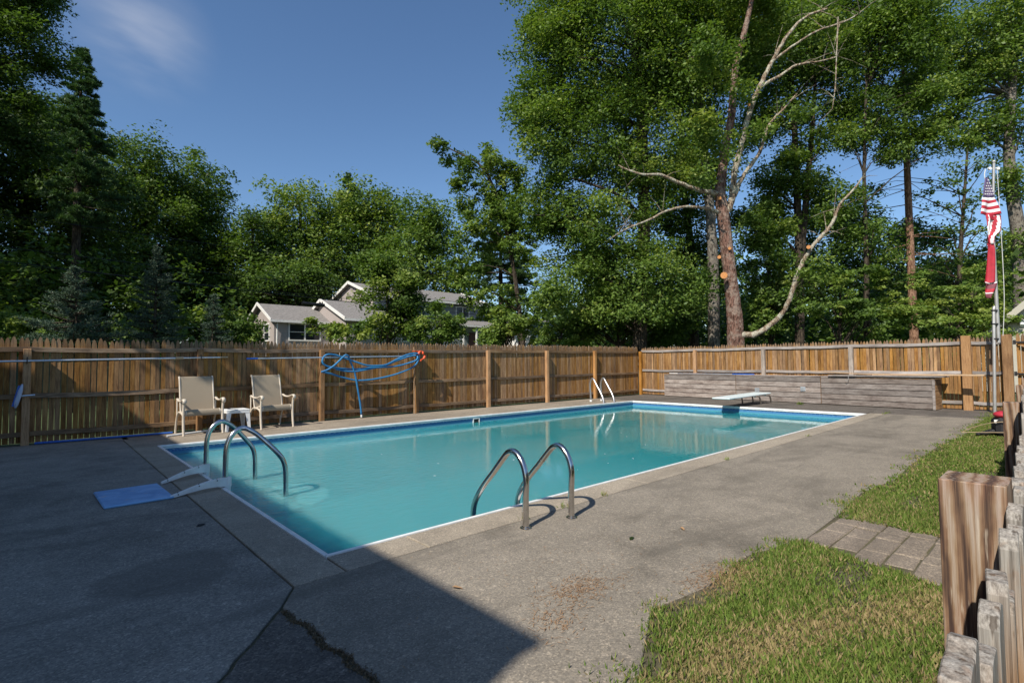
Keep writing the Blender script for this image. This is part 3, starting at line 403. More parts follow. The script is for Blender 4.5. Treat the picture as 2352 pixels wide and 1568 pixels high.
# ================================================================ SETTING
# ground with an opening for the pool
def breaks(a, b, n): return [a+(b-a)*i/n for i in range(n)]
xs = breaks(-90, -16, 10)+breaks(-16, -.06, 8)+[-.06, 12.26]+breaks(14, 60, 18)+breaks(60, 160, 5)+[160]
ys = breaks(-60, -10, 6)+breaks(-10, -.06, 5)+[-.06, 6.16]+breaks(9, 40, 14)+breaks(40, 160, 8)+[160]
g = MB(); nx, ny = len(xs), len(ys)
vs_ = [(x, y, terr(x, y)-.045) for y in ys for x in xs]
fs_ = [(j*nx+i, j*nx+i+1, (j+1)*nx+i+1, (j+1)*nx+i) for j in range(ny-1) for i in range(nx-1) if not (abs(xs[i]+.06) < 1e-6 and abs(ys[j]+.06) < 1e-6)]
g.add(vs_, fs_); g.build('ground', M['ground'], kind='structure')
s = MB(); s.prism([(-3.5, -3.6), (15.6, -3.6), (15.6, -1.2), (12.6, -1.2), (12.6, -.31), (-.06, -.31), (-3.5, -.31)], -.04, -.012); s.build('lawn_soil', M['soil'], kind='structure')
s = MB(); s.prism([(-10, -.31), (-.06, -.31), (-.06, 7.9), (-10, 7.9)], -.04, -.016); s.prism([(-.06, 6.16), (16, 6.16), (16, 7.9), (-.06, 7.9)], -.04, -.016); s.prism([(12.26, -.31), (16, -.31), (16, 6.16), (12.26, 6.16)], -.04, -.016); s.build('deck_bedding', M['soil'], kind='structure')

deck = bpy.data.objects.new('pool_deck', None); C.objects.link(deck); deck['kind'] = 'structure'; ORG[deck] = Vector((0, 0, 0))
def inset(poly, g):
    out = []; n = len(poly); A = sum(poly[i][0]*poly[(i+1) % n][1]-poly[(i+1) % n][0]*poly[i][1] for i in range(n)); sg = 1 if A > 0 else -1
    for i in range(n):
        p, q, r = Vector(poly[i-1][:2]), Vector(poly[i][:2]), Vector(poly[(i+1) % n][:2])
        a, b = (q-p).normalized(), (r-q).normalized(); na, nb = Vector((-a.y, a.x))*sg, Vector((-b.y, b.x))*sg
        m = (na+nb); m = m.normalized() if m.length > .1 else na; k = g/max(.4, m.dot(na)); out.append((q+m*k)[:])
    return out
def slab(poly, m, gap=.0065, label=None, zt=0):
    p = inset(poly, gap); top = inset(p, .004); b = MB(); n = len(p)
    b.add([(x, y, -.09) for x, y in p]+[(x, y, zt-.004) for x, y in p]+[(x, y, zt) for x, y in top],
          [tuple(range(2*n, 3*n))]+[(i, (i+1) % n, n+(i+1) % n, n+i) for i in range(n)]+[(n+i, n+(i+1) % n, 2*n+(i+1) % n, 2*n+i) for i in range(n)])
    return b.build('slab', m, deck, label=label)
def wob(a, b, n, amp, seed):
    r = random.Random(seed); out = []
    d = Vector((b[0]-a[0], b[1]-a[1])); nn = Vector((-d.y, d.x)).normalized(); off = 0
    for i in range(n+1):
        t_ = i/n; off = off*.5+r.uniform(-1, 1)*amp if 0 < i < n else 0
        out.append((a[0]+d.x*t_+nn.x*off, a[1]+d.y*t_+nn.y*off))
    return out
apex = (-.43, -.5)
c1 = wob(apex, (-2.9, -3.5), 60, .008, 3); c2 = wob(apex, (-.39, -1.37), 26, .012, 4)+wob((-.39, -1.37), (-.28, -3.5), 30, .012, 5)[1:]
lawn_edge = [(12.55, -1.93), (11, -1.9), (9.4, -1.96), (8, -1.86), (6.2, -1.87), (5, -1.92), (4.1, -1.84), (3.2, -1.90), (2.5, -1.92), (1.9, -1.78), (1.3, -1.82), (.86, -1.76), (.5, -1.95), (.3, -2.05), (.12, -2.3), (.02, -2.8), (0, -3.5)]
c2w = [(x+(.012+.008*math.sin(i*.7))*min(1, i/3), y) for i, (x, y) in enumerate(c2)]
slab([(-.3, -.3), (12.5, -.3)]+lawn_edge+c2w[::-1], M['deck'], label='large dark speckled slab along the near side of the pool')
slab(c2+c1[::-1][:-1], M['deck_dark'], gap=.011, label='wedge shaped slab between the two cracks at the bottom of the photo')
mid_crack = wob((-9, 3.55), (-.42, 3.96), 40, .012, 8)
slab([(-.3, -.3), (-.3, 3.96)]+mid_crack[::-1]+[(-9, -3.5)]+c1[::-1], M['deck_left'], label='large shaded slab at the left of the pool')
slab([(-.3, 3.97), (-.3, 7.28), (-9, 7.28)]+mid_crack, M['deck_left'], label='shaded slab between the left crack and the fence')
for i in range(4):
    x0 = -9+i*2.2; slab([(x0, 7.29), (x0+2.19, 7.29), (x0+2.19, 7.62), (x0, 7.62)], M['kerb'], label='narrow pale kerb along the left fence' if i == 3 else None)
for y0, y1 in ((-.3, .59), (.59, 2.05), (2.05, 3.55), (3.55, 5.05), (5.05, 6.1)): slab([(-.3, y0), (-.0, y0 if y0 > 0 else -.3), (-.0, y1), (-.3, y1)], M['ring'])
for x0, x1 in ((0, .56), (.56, 3.1), (3.1, 6.1), (6.1, 9.2), (9.2, 12.5)): slab([(x0, -.3), (x1, -.3), (x1, 0), (x0, 0)], M['ring'])
fx = [-.3, 2.5, 5.5, 8.6, 12.2]
for a, b in zip(fx, fx[1:]): slab([(a, 6.1), (b, 6.1), (b, 7.62), (a, 7.62)], M['far'])
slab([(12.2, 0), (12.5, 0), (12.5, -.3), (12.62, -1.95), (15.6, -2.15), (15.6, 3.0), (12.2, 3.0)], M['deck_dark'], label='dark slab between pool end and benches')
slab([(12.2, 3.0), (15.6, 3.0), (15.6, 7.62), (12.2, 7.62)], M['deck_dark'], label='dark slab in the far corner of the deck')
# pavers of the little path
rr = random.Random(5); path = bpy.data.objects.new('paver_path', None); C.objects.link(path); path['kind'] = 'structure'; ORG[path] = Vector((0, 0, 0))
pm = {}
for j in range(6):
    y = -1.99-j*.149; x = 2.40-.05*j+(.1 if j % 2 else 0)
    while x < 3.2-.01*j:
        wd = rr.choice((.155, .235, .235, .31)); k = round(wd, 3)
        if k not in pm:
            b = MB(); b.box((0, 0, -.03), (k-.006, .145, .06)); pm[k] = b.build('paver', M['paver'], mesh_only=True, bevel=.008)
        inst('paver', pm[k], path, (x+wd/2+rr.uniform(-.003, .003), y+rr.uniform(-.004, .004), rr.uniform(-.008, .002)), rr.uniform(-.02, .02)); x += wd

# ---------------------------------------------------------------- pool
pool = bpy.data.objects.new('pool', None); C.objects.link(pool); pool['kind'] = 'structure'; ORG[pool] = Vector((0, 0, 0))
fl = [(-.005, -1.3), (5, -1.35), (8, -2.4), (12.205, -2.4)]
b = MB()
for (a, c_) in (((0, 0), (L_, 0)), ((L_, 0), (L_, W_)), ((L_, W_), (0, W_)), ((0, W_), (0, 0))):
    b.add([(a[0], a[1], -.05), (c_[0], c_[1], -.05), (c_[0], c_[1], -2.5), (a[0], a[1], -2.5)], [(0, 1, 2, 3)])
b.build('liner_wall', M['liner'], pool)
b = MB()
for (x0, z0), (x1, z1) in zip(fl, fl[1:]): b.add([(x0, 0, z0), (x1, 0, z1), (x1, W_, z1), (x0, W_, z0)], [(0, 1, 2, 3)])
b.build('pool_floor', M['white'], pool)
def rimpart(a, c_, nrm):
    a, c_, n_ = Vector((*a, 0)), Vector((*c_, 0)), Vector((*nrm, 0)); q = []
    prof = [(-.006, .006), (.018, .008), (.030, .002), (.032, -.018), (.024, -.028), (.024, -.048), (.006, -.055), (-.006, -.055)]
    k = len(prof)
    for e, sg in ((a, 1), (c_, -1)):
        d = (c_-a).normalized()*sg
        for o_, z_ in prof: q.append(e + n_*o_ + d*max(0, o_)*1.0 + Vector((0, 0, z_)))
    return MB().add(q, [tuple(range(k))[::-1], tuple(range(k, 2*k))]+[(i, (i+1) % k, k+(i+1) % k, k+i) for i in range(k)])
for a, c_, n_ in (((0, 0), (L_, 0), (0, 1)), ((L_, 0), (L_, W_), (-1, 0)), ((L_, W_), (0, W_), (0, -1)), ((0, W_), (0, 0), (1, 0))): rimpart(a, c_, n_).build('coping_strip', M['white'], pool)
# skimmer mouth
b = MB(); X0 = 6.04
for dx, dz, w, h in ((-.085, -.115, .02, .13), (.085, -.115, .02, .13), (0, -.06, .15, .02), (0, -.17, .15, .02)): b.box((X0+dx, 6.088, dz), (w, .02, h))
sk = b.build('skimmer', M['white'], pool); b = MB(); b.box((X0, 6.094, -.115), (.15, .008, .09)); b.build('opening', M['black'], sk)
# water body (closed, so that light scatters inside it)
b = MB(); b.add([(x, y, z) for z in (-.15, -1.25) for x, y in ((.004, .004), (L_-.004, .004), (L_-.004, W_-.004), (.004, W_-.004))], [(0, 1, 2, 3), (7, 6, 5, 4), (0, 4, 5, 1), (1, 5, 6, 2), (2, 6, 7, 3), (3, 7, 4, 0)])
b.build('water', M['water'], kind='structure')

# ================================================================ FENCES
def picket_meshes(w, h, th, mat, n=7, tip=.10, flat=False):
    out = []
    for i in range(n):
        r = random.Random(i*7+int(h*100)); ww = w*r.uniform(.93, 1.02); hh = h+r.uniform(-.02, .02); b = MB(); lean = r.uniform(-.004, .004)
        if flat: prof = [(-ww/2, 0), (ww/2, 0), (ww/2, hh-.012), (ww/2-.006, hh-.002), (0, hh+r.uniform(-.004, .006)), (-ww/2+.006, hh-.003), (-ww/2, hh-.014)]
        else: prof = [(-ww/2, .02), (ww/2, .02), (ww/2+lean, hh-tip), (ww*.40+lean, hh-tip*.55), (ww*.2+lean, hh-tip*.15), (lean, hh), (-ww*.2+lean, hh-tip*.15), (-ww*.40+lean, hh-tip*.55), (-ww/2+lean, hh-tip)]
        b.extr([(x, -th/2, z) for x, z in prof], (0, th, 0)); out.append(b.build('picket', mat, mesh_only=True, bevel=.0012 if flat else 0))
    return out
PM = picket_meshes(.069, 1.62, .017, M['fence'])
def post_mesh(w, h, mat, cut=True, d=None):
    d = d or w; b = MB(); b.box((0, 0, h/2), (w, d, h)); return b.build('post', mat, mesh_only=True, bevel=.006)
def fence(root, A, B, posts, side, h0, h1, zr, bow, seed, pw=.0735, skip=(), postm=None, postw=.095, rail_m=None, grey_posts=()):
    """pickets along A->B; rails and posts stand on the pool side (normal 'side')"""
    A, B, S = Vector((*A, 0)), Vector((*B, 0)), Vector((*side, 0)); Ln = (B-A).length; d = (B-A)/Ln; rz = math.atan2(d.y, d.x); r = random.Random(seed)
    def bowf(s_):
        for p, q in zip(posts, posts[1:]):
            if p <= s_ <= q: return math.sin(PI*(s_-p)/(q-p))*bow*(1+.5*math.sin(p*7))
        return 0
    n = int(Ln/pw)
    for i in range(n):
        s_ = (i+.5)*pw
        if any(a < s_ < c_ for a, c_ in skip): continue
        P_ = A+d*s_-S*bowf(s_); hh = h0+(h1-h0)*s_/Ln
        inst('picket', PM[r.randrange(7)], root, (P_.x, P_.y, r.uniform(-.004, .004)), rz+r.uniform(-.05, .05), (1, 1, hh/1.62*(1+r.uniform(-.006, .006))), ry=r.uniform(-.006, .006))
    for p, q in zip(posts, posts[1:]):
        for z_ in zr:
            pts = []
            for k in range(7):
                s_ = p+(q-p)*k/6; hh = (h0+(h1-h0)*s_/Ln)/1.62; c_ = A+d*s_-S*bowf(s_)+S*.031; pts.append((c_, z_*hh-.018*math.sin(PI*k/6)*(1+r.uniform(-.4, .4))))
            b = MB(); vs_ = []
            for c_, z0 in pts:
                for o_, zz in ((-.018, -.037), (.018, -.037), (.018, .037), (-.018, .037)): v_ = c_+S*o_; vs_.append((v_.x, v_.y, z0+zz))
            k = len(pts); b.add(vs_, [(0, 1, 2, 3), tuple(4*(k-1)+j for j in (3, 2, 1, 0))]+[(4*i+j, 4*i+(j+1) % 4, 4*i+4+(j+1) % 4, 4*i+4+j) for i in range(k-1) for j in range(4)])
            b.build('rail', rail_m or M['rail'], root, bevel=.003)
    return A, d, S, Ln
ff = thing('picket_fence', 'long brown stockade fence running behind the two chairs and the blue hose', 'fence', (-6.0, 7.79, 0))
pp = [.1+2.32*i-.0 for i in range(0, 10)]
pts_x = [-6.1, -3.78, -1.46, .86, 3.13, 5.46, 7.75, 10.08, 12.4, 14.95]
fence(ff, (-6.2, 7.79), (15.05, 7.79), [x+6.2 for x in pts_x], (0, -1), 1.60, 1.755, (1.45, .74, .16), .035, 1)
pmesh = post_mesh(.095, 1.50, M['fence_post'])
for i, x in enumerate(pts_x[:-1]):
    o = inst('post', pmesh, ff, (x, 7.70, -.02), random.uniform(-.03, .03), (1, 1, 1+.005*x))
    if i == 2: o['label'] = 'post with the pool brush hung on it'
bfA, bfB = (15.15, 7.70), (14.78, -2.1)
bf = thing('picket_fence', 'back stockade fence behind the grey benches and diving board', 'fence', (15.15, 7.70, 0))
dB = Vector((bfB[0]-bfA[0], bfB[1]-bfA[1], 0)); LB = dB.length; dB.normalize(); SB = Vector((-.999, .037, 0))
posts_s = [.02, 2.22, 4.48, 6.8, 9.16, 9.85]
fence(bf, bfA, bfB, posts_s, SB[:2], 1.72, 1.70, (1.50, .84, .17), .02, 2, grey_posts=(3, 4), rail_m=M['grey_wood'])
gpm = post_mesh(.10, 1.56, M['grey_post']); bpm = post_mesh(.17, 1.76, M['fence_post'], d=.13); cpm = post_mesh(.095, 1.6, M['fence_post'])
for i, s_ in enumerate(posts_s[:-1]):
    P_ = Vector((*bfA, 0))+dB*s_+SB*.09; me = bpm if i == 4 else (gpm if i in (2, 3) else cpm)
    o = inst('post', me, bf, (P_.x, P_.y, -.02), math.atan2(dB.y, dB.x))
    if i == 3: o['label'] = 'bleached grey post above the bench'
    if i == 4: o['label'] = 'tall thick post right of the benches'
P_ = Vector((*bfA, 0))+dB*9.86+SB*.09; o = inst('post', bpm, bf, (P_.x, P_.y, -.02), math.atan2(dB.y, dB.x)); o['label'] = 'tall thick hinge post beside the flagpole'
# gate at the right edge
gt = thing('wooden_gate', 'wooden picket gate with black hinges and diagonal brace at the right edge', 'gate', (14.76, -2.32, 0))
r = random.Random(9)
for i in range(15):
    if i == 4: continue
    inst('picket', PM[r.randrange(7)], gt, (14.76-.003*i, -2.33-i*.073, .03), -PI/2+r.uniform(-.04, .04), (1, 1, 1.07*(1+r.uniform(-.01, .01))))
for z_ in (1.52, .85, .2): b = MB(); b.box((14.725, -2.85, z_), (.036, 1.06, .085)); b.build('gate_rail', M['fence_post'], gt, bevel=.004)
b = MB(); b.beam((14.70, -2.36, 1.50), (14.69, -3.3, .95), .032, .085, (1, 0, 0)); b.build('brace', M['fence_post'], gt)
for z_ in (1.56, .86):
    b = MB(); b.box((14.68, -2.36, z_), (.012, .20, .035)); b.box((14.68, -2.27, z_), (.016, .05, .10)); b.ball((14.675, -2.29, z_), .016); b.build('hinge', M['black'], gt)
bf2 = thing('picket_fence', 'short stockade fence piece beyond the gate', 'fence', (14.7, -3.5, 0))
fence(bf2, (14.72, -3.45), (14.6, -9), [.02, 2.7, 5.4], (-1, 0), 1.72, 1.7, (1.5, .8, .2), .02, 3)
# near fence
nf = thing('near_fence', 'low weathered picket fence at the right edge close to the camera', 'fence', (-.26, -3.1, 0))
NPM = picket_meshes(.058, .975, .017, M['near_picket'], 7, flat=True)
r = random.Random(12)
NFY = lambda x: .006+max(0, .036*(x+.3))
x = -.862
while x < 12.8:
    h = 1.0 if x < .6 else 1.0+.09*min(1, (x-.6)/.5)
    inst('picket', NPM[r.randrange(7)], nf, (x, -3.112+NFY(x)+r.uniform(-.004, .004), -.01), .036+r.uniform(-.07, .07), (r.uniform(.86, 1.0), r.uniform(.9, 1.1), h*(1+r.uniform(-.030, .022))), ry=r.uniform(-.016, .016)); x += .0645
for z_ in (.25, .72):
    for x0 in (-2.4, -.26, 1.75, 3.8, 5.8, 7.8, 9.8):
        b = MB(); b.box((x0+1.0, -3.143+NFY(x0+1.0), z_), (2.0, .036, .08), rz=.036); b.build('rail', M['rail'], nf)
npm = MB(); npm.box((0, 0, .5), (.09, .078, 1.0)); npm = npm.build('post', M['near_post'], mesh_only=True, bevel=.0015)
for i, x in enumerate((-2.3, -.255, 1.745, 3.8, 5.8, 7.8, 9.8, 11.8)):
    o = inst('post', npm, nf, (x, -3.066+NFY(x)-(.005 if x > 1 else 0), -.002), .036 if x > 0 else 0)
    if i == 1: o['label'] = 'nearest thick post with v shaped grain'

# ================================================================ LADDERS AND RAILS
def handrails(name, label, paths, extra=None, loc=(0, 0, 0), rad=.0235, mat=None):
    t_ = thing(name, label, 'pool rail', loc)
    for p in paths:
        b = MB(); b.tube(smooth_path(p, 5), rad, 14); b.build('handrail', mat or M['chrome'], t_, smooth='auto')
    return t_
def rail_path(x, y0, sgn=1, x1=None):
    x1 = x if x1 is None else x1
    pts = [(y0, 0), (y0, .20), (y0-.006, .345), (y0+.02, .44), (y0+.07, .505), (y0+.125, .532), (y0+.185, .515), (y0+.25, .455), (y0+.35, .35), (y0+.455, .245), (y0+.54, .145), (y0+.59, .06), (y0+.61, -.03), (y0+.615, -.2), (y0+.615, -.75)]
    return [(x+(x1-x)*i/(len(pts)-1), y, z) for i, (y, z) in enumerate(pts)]
nl = handrails('pool_ladder', 'steel ladder rails set in the sunlit near deck', [rail_path(1.272, -.462), rail_path(1.70, -.522)], loc=(1.48, -.46, 0))
for x, y in ((1.272, -.462), (1.70, -.522)):
    b = MB(); b.tube([(x, y, 0), (x, y, .006)], .043, 16); b.tube([(x, y, .006), (x, y, .014)], .033, 16); b.build('flange', M['chrome'], nl, smooth='auto')
for z_ in (-.35, -.6): b = MB(); b.box((1.486, .13, z_), (.42, .08, .03)); b.build('step', M['white'], nl)
def flip(x, x1, y0): return [(px, 2*y0-py, pz*1.32 if pz > 0 else pz) for px, py, pz in rail_path(x, y0, x1=x1)]
_r = None
fl_ = handrails('pool_ladder', 'distant steel ladder rails on the far side near the corner', [flip(11.12, 10.92, 6.86), flip(11.62, 11.4, 6.84)], loc=(11.35, 6.86, 0), rad=.029, mat=M['dull_steel'])
for x, y in ((11.12, 6.86), (11.62, 6.84)):
    b = MB(); b.tube([(x, y, 0), (x, y, .05)], .04, 12); b.build('flange', M['white'], fl_, smooth='auto')
for z_ in (-.35, -.6): b = MB(); b.box((11.3, 6.22, z_), (.48, .08, .03)); b.build('step', M['white'], fl_)
# entry steps at the left end
es = thing('entry_steps', 'pair of wide steel handrails with white arms at the shaded left end of the pool', 'pool steps', (.1, 2.9, 0))
for y0, y1, x0 in ((3.33, 3.40, .05), (2.47, 2.33, .035)):
    pts = [(x0, y0, -.10), (x0, y0, .2), (x0+.005, y0, .36), (x0+.03, y0, .46), (x0+.08, y0, .53), (x0+.15, y0, .56), (x0+.22, y0+(y1-y0)*.3, .53), (x0+.30, y0+(y1-y0)*.5, .46), (x0+.38, y0+(y1-y0)*.8, .37), (x0+.46, y1, .27), (x0+.50, y1, .20), (x0+.52, y1, .10), (x0+.525, y1, -.1), (x0+.535, y1, -.6)]
    b = MB(); b.tube(smooth_path(pts, 5), .0245, 14); b.build('handrail', M['chrome'], es, smooth='auto')
for (ay, az), (by, bx) in (((3.33, .085), (3.07, -.40)), ((2.47, .075), (2.345, -.44))):
    b = MB(); A_ = Vector((.085, ay, az)); B_ = Vector((bx, by, .012)); n = 12; vs_ = []
    for i in range(n+1):
        t_ = i/n; c_ = A_.lerp(B_, t_); c_.z = .012+(az+.0)*(1-t_)**1.3+.035*math.sin(PI*t_)*(1-t_*.3); dep = .012+(.07*(1-t_)**1.1); sd = Vector((0, 1, 0))*.020
        for q in ((-1, 1), (1, 1), (1, 0), (-1, 0)): vs_.append(c_+sd*q[0]+Vector((0, 0, .012 if q[1] else -min(dep, c_.z-.004))))
    b.add(vs_, [(0, 1, 2, 3), tuple(4*n+j for j in (3, 2, 1, 0))]+[(4*i+j, 4*i+(j+1) % 4, 4*i+4+(j+1) % 4, 4*i+4+j) for i in range(n) for j in range(4)])
    a_ = b.build('arm', M['white'], es, bevel=.003)
    b = MB()
    for t_ in (.25, .55, .88): q = A_.lerp(B_, t_); q.z = .012+az*(1-t_)**1.3+.035*math.sin(PI*t_)*(1-t_*.3); b.ball((q.x, q.y-.021, q.z), .006); b.ball((q.x, q.y, q.z+.012), .006)
    b.build('bolt', M['black'], a_)
    b = MB(); b.tube([(.05, ay, az+.02), (.05, ay, -.13)], .034, 12); b.build('clamp', M['white'], es, smooth='auto')
b = MB(); b.box((-.67, 2.68, .012), (.50, .73, .022), rz=.03); b.build('deck_plate', M['mat'], es, bevel=.008, label='faded blue plastic plate lying on the deck')
b = MB(); b.box((.62, 2.87, -.34), (.30, .95, .05)); b.box((.32, 2.87, -.55), (.3, .95, .05)); b.build('tread', M['white'], es, bevel=.01)
b = MB(); b.prism([(.60, 2.92), (.74, 2.93), (.97, 2.80), (1.02, 2.35), (.88, 2.03), (.66, 1.86), (.58, 2.1), (.74, 2.5)], -.19, -.158); b.build('submerged_tread', M['white'], es, bevel=.01, label='white tread glimmering just under the water')

# ================================================================ CHAIRS AND TABLE
def chair(label, loc, rz):
    t_ = thing('sling_chair', label, 'chair', loc, 'sling chairs by the fence'); rs = math.radians(rz)
    Rm = Matrix.Rotation(rs, 3, 'Z'); L0 = Vector(loc)
    def add(b, name, m, parent=t_, **k):
        b.v = [Rm @ Vector(v) + L0 for v in b.v]; return b.build(name, m, parent, **k)
    def strap(path, w, th, name, m, smooth=True, **k):
        b = MB(); P_ = smooth_path(path, 4); n = len(P_); vs_ = []
        for i, p in enumerate(P_):
            tg = (P_[min(i+1, n-1)]-P_[max(i-1, 0)]).normalized(); sd = Vector((1, 0, 0)); nn = tg.cross(sd).normalized()
            for a, c_ in ((-1, -1), (1, -1), (1, 1), (-1, 1)): vs_.append(p+sd*a*w/2+nn*c_*th/2)
        b.add(vs_, [(0, 1, 2, 3), tuple(4*(n-1)+j for j in (3, 2, 1, 0))]+[(4*i+j, 4*i+(j+1) % 4, 4*i+4+(j+1) % 4, 4*i+4+j) for i in range(n-1) for j in range(4)])
        return add(b, name, m, smooth='auto' if smooth else False, **k)
    strap([(0, .10, .37), (0, .12, .46), (0, .155, .62), (0, .20, .80), (0, .24, .95), (0, .255, .985), (0, .275, .985), (0, .28, .96)], .50, .008, 'backrest', M['sling'])
    strap([(0, -.262, .33), (0, -.272, .37), (0, -.262, .415), (0, -.22, .43), (0, -.05, .405), (0, .05, .375), (0, .11, .375)], .50, .008, 'seat', M['sling'])
    for s_ in (-1, 1):
        x = .262*s_
        b = MB(); b.tube(smooth_path([(x, -.25, .335), (x, -.262, .385), (x, -.23, .42), (x, -.05, .40), (x, .07, .37), (x, .12, .43), (x, .165, .64), (x, .215, .86), (x, .245, .965), (x, .27, .99), (x*.985, .285, .97)], 4), .015, 10); add(b, 'side_frame', M['chair'], smooth='auto')
        xo = .300*s_
        b = MB(); b.tube([(*p, q) for p, q in zip(smooth_path([(xo, -.30, .0), (xo, -.295, .03), (xo, -.275, .15), (xo, -.262, .30), (xo, -.268, .42), (xo, -.285, .52), (xo, -.29, .56)], 3), [.020, .021, .018, .017]+[.021]*30)], .02, 10); add(b, 'leg', M['chair'], smooth='auto')
        b = MB(); b.tube(smooth_path([(xo, .28, .0), (xo, .265, .08), (xo, .21, .24), (xo, .12, .345), (xo, 0, .385), (xo, -.20, .36), (xo, -.262, .30)], 4), .018, 10); add(b, 'leg', M['chair'], smooth='auto')
        b = MB(); P_ = smooth_path([(xo, .19, .60), (xo, .15, .605), (xo, .05, .578), (xo, -.10, .575), (xo, -.22, .60), (xo, -.30, .612), (xo, -.335, .59), (xo, -.33, .555), (xo, -.305, .545)], 4)
        vs_ = []; n = len(P_)
        for i, p in enumerate(P_):
            tg = (P_[min(i+1, n-1)]-P_[max(i-1, 0)]).normalized(); sd = Vector((1, 0, 0)); nn = tg.cross(sd).normalized(); w = .040+.022*min(1, i/n*1.3)
            for a in range(8): an = 2*PI*a/8; vs_.append(p+sd*math.cos(an)*w/2+nn*math.sin(an)*.016)
        b.add(vs_, [tuple(range(8))[::-1], tuple(8*(n-1)+j for j in range(8))]+[(8*i+j, 8*i+(j+1) % 8, 8*i+8+(j+1) % 8, 8*i+8+j) for i in range(n-1) for j in range(8)])
        add(b, 'armrest', M['chair'], smooth='auto')
        b = MB(); b.tube([(xo, .18, .3), (xo, .185, .60)], .014, 8); add(b, 'arm_support', M['chair'], smooth='auto')
    b = MB()
    b.tube([(-.30, .13, .345), (.30, .13, .345)], .013, 8); b.tube([(-.27, -.235, .375), (.27, -.235, .375)], .013, 8); add(b, 'stretcher', M['chair'], smooth='auto')
    return t_
chair('cream sling chair nearest the steps, its back half in shade', (.79, 7.36, 0), 2)
chair('cream sling chair on the right of the little white table', (1.99, 7.34, 0), 6)
tb = thing('side_table', 'small white plastic table between the two sling chairs', 'table', (1.37, 7.35, 0))
b = MB(); b.box((1.37, 7.35, .375), (.40, .40, .022)); b.build('tabletop', M['white'], tb, bevel=.012)
b = MB()
for dx, dy, w, d in ((0, -.19, .38, .012), (0, .19, .38, .012), (-.19, 0, .012, .36), (.19, 0, .012, .36)): b.box((1.37+dx, 7.35+dy, .345), (w, d, .05))
b.build('apron', M['white'], tb)
for sx in (-1, 1):
    for sy in (-1, 1):
        b = MB(); x, y = 1.37+sx*.17, 7.35+sy*.17; x2, y2 = 1.37+sx*.195, 7.35+sy*.195
        b.add([(x-sx*.06, y+sy*.02, .36), (x+sx*.02, y+sy*.02, .36), (x+sx*.02, y-sy*.06, .36), (x-sx*.01, y-sy*.01, .36), (x2-sx*.03, y2+sy*.015, 0), (x2+sx*.015, y2+sy*.015, 0), (x2+sx*.015, y2-sy*.03, 0), (x2-sx*.01, y2-sy*.01, 0)],
              [(0, 1, 2, 3), (7, 6, 5, 4), (0, 4, 5, 1), (1, 5, 6, 2), (2, 6, 7, 3), (3, 7, 4, 0)]); b.build('leg', M['white'], tb)

# ================================================================ DIVING BOARD
dv = thing('diving_board', 'short pale diving board on bent steel stands at the far end of the pool', 'diving board', (13.3, 2.95, 0))
b = MB(); b.box((12.72, 2.93, .262), (2.62, .46, .04), ry=-.01); b.build('board', M['board'], dv, bevel=.012)
for x, sg in ((13.05, -1), (13.75, 1)):
    for y in (2.68, 3.18):
        b = MB(); b.tube(smooth_path([(x-.18, y, .235), (x+.02, y, .235), (x+.13, y, .20), (x+.185, y, .10), (x+.20, y, 0)], 5), .022, 12); b.build('stand', M['chrome'], dv, smooth='auto')
    b = MB(); b.box((x-.08, 2.93, .238), (.06, .56, .012)); b.build('cross_plate', M['chrome'], dv)

# ================================================================ BENCHES
def bench(label, A, B, h, depth, n=5, end=False):
    A, B = Vector((*A, 0)), Vector((*B, 0)); t_ = thing('plank_bench', label, 'bench box', (A+B)/2, 'grey plank boxes along the back fence'); d = (B-A).normalized(); Ln = (B-A).length; nrm = Vector((-d.y, d.x, 0)) if Vector((-d.y, d.x, 0)).x > 0 else Vector((d.y, -d.x, 0)); rz = math.atan2(d.y, d.x)-PI/2
    ph = h/n
    for i in range(n):
        c_ = (A+B)/2+nrm*.012*(1+0)+Vector((0, 0, ph*(i+.5)+.01)); b = MB(); b.box((0, 0, 0), (.024, Ln-.01, ph-.014)); me = b.build('plank', M['bench'], mesh_only=True, bevel=.003)
        inst('plank', me, t_, c_, rz)
        for e, sg in ((A, 1), (B, -1)):
            if sg == 1 and not end: continue
            b = MB(); b.box((0, 0, 0), (depth-.03, .024, ph-.010)); me = b.build('end_board', M['brown_board'], mesh_only=True); inst('end_board', me, t_, e+d*sg*.012+nrm*(depth/2+.012)+Vector((0, 0, ph*(i+.5)+.01)), rz)
    b = MB(); b.box((0, 0, 0), (.02, Ln-.05, h-.02)); me = b.build('gap_shade_sheet', M['black'], mesh_only=True); inst('gap_shade_sheet', me, t_, (A+B)/2+nrm*.04+Vector((0, 0, h/2)), rz)  # black sheet added behind the planks to put shade in the gaps
    b = MB(); b.box((0, 0, 0), (depth, Ln-.008, .026)); me = b.build('lid', M['bench'], mesh_only=True, bevel=.004); inst('lid', me, t_, (A+B)/2+nrm*(depth/2-.005)+Vector((0, 0, h+.026)), rz)
    return t_, d, nrm
P0, P1 = Vector((14.86, 6.6)), Vector((14.18, -.93))
def pl(t_): return tuple(P0.lerp(P1, t_))
def tt(y): return (6.6-y)/7.53
b1, dd_, nn_ = bench('left grey plank box with a blue pole lying on top', pl(0), pl(tt(3.98)), .73, .5)
b2, _, _ = bench('middle grey plank box behind the diving board', pl(tt(3.97)), pl(tt(1.55)), .73, .5)
for y, z_ in ((3.3, .33), (2.0, .40)):
    q = P0.lerp(P1, tt(y)); b = MB(); b.box((q.x-.012, q.y, z_), (.02, .13, .12)); v_ = b.build('vent_plate', M['alu'], b2, bevel=.004)
    b = MB()
    for k in range(3): b.box((q.x-.024, q.y, z_-.03+k*.03), (.008, .09, .010))
    b.build('slot', M['steel_pole'], v_)
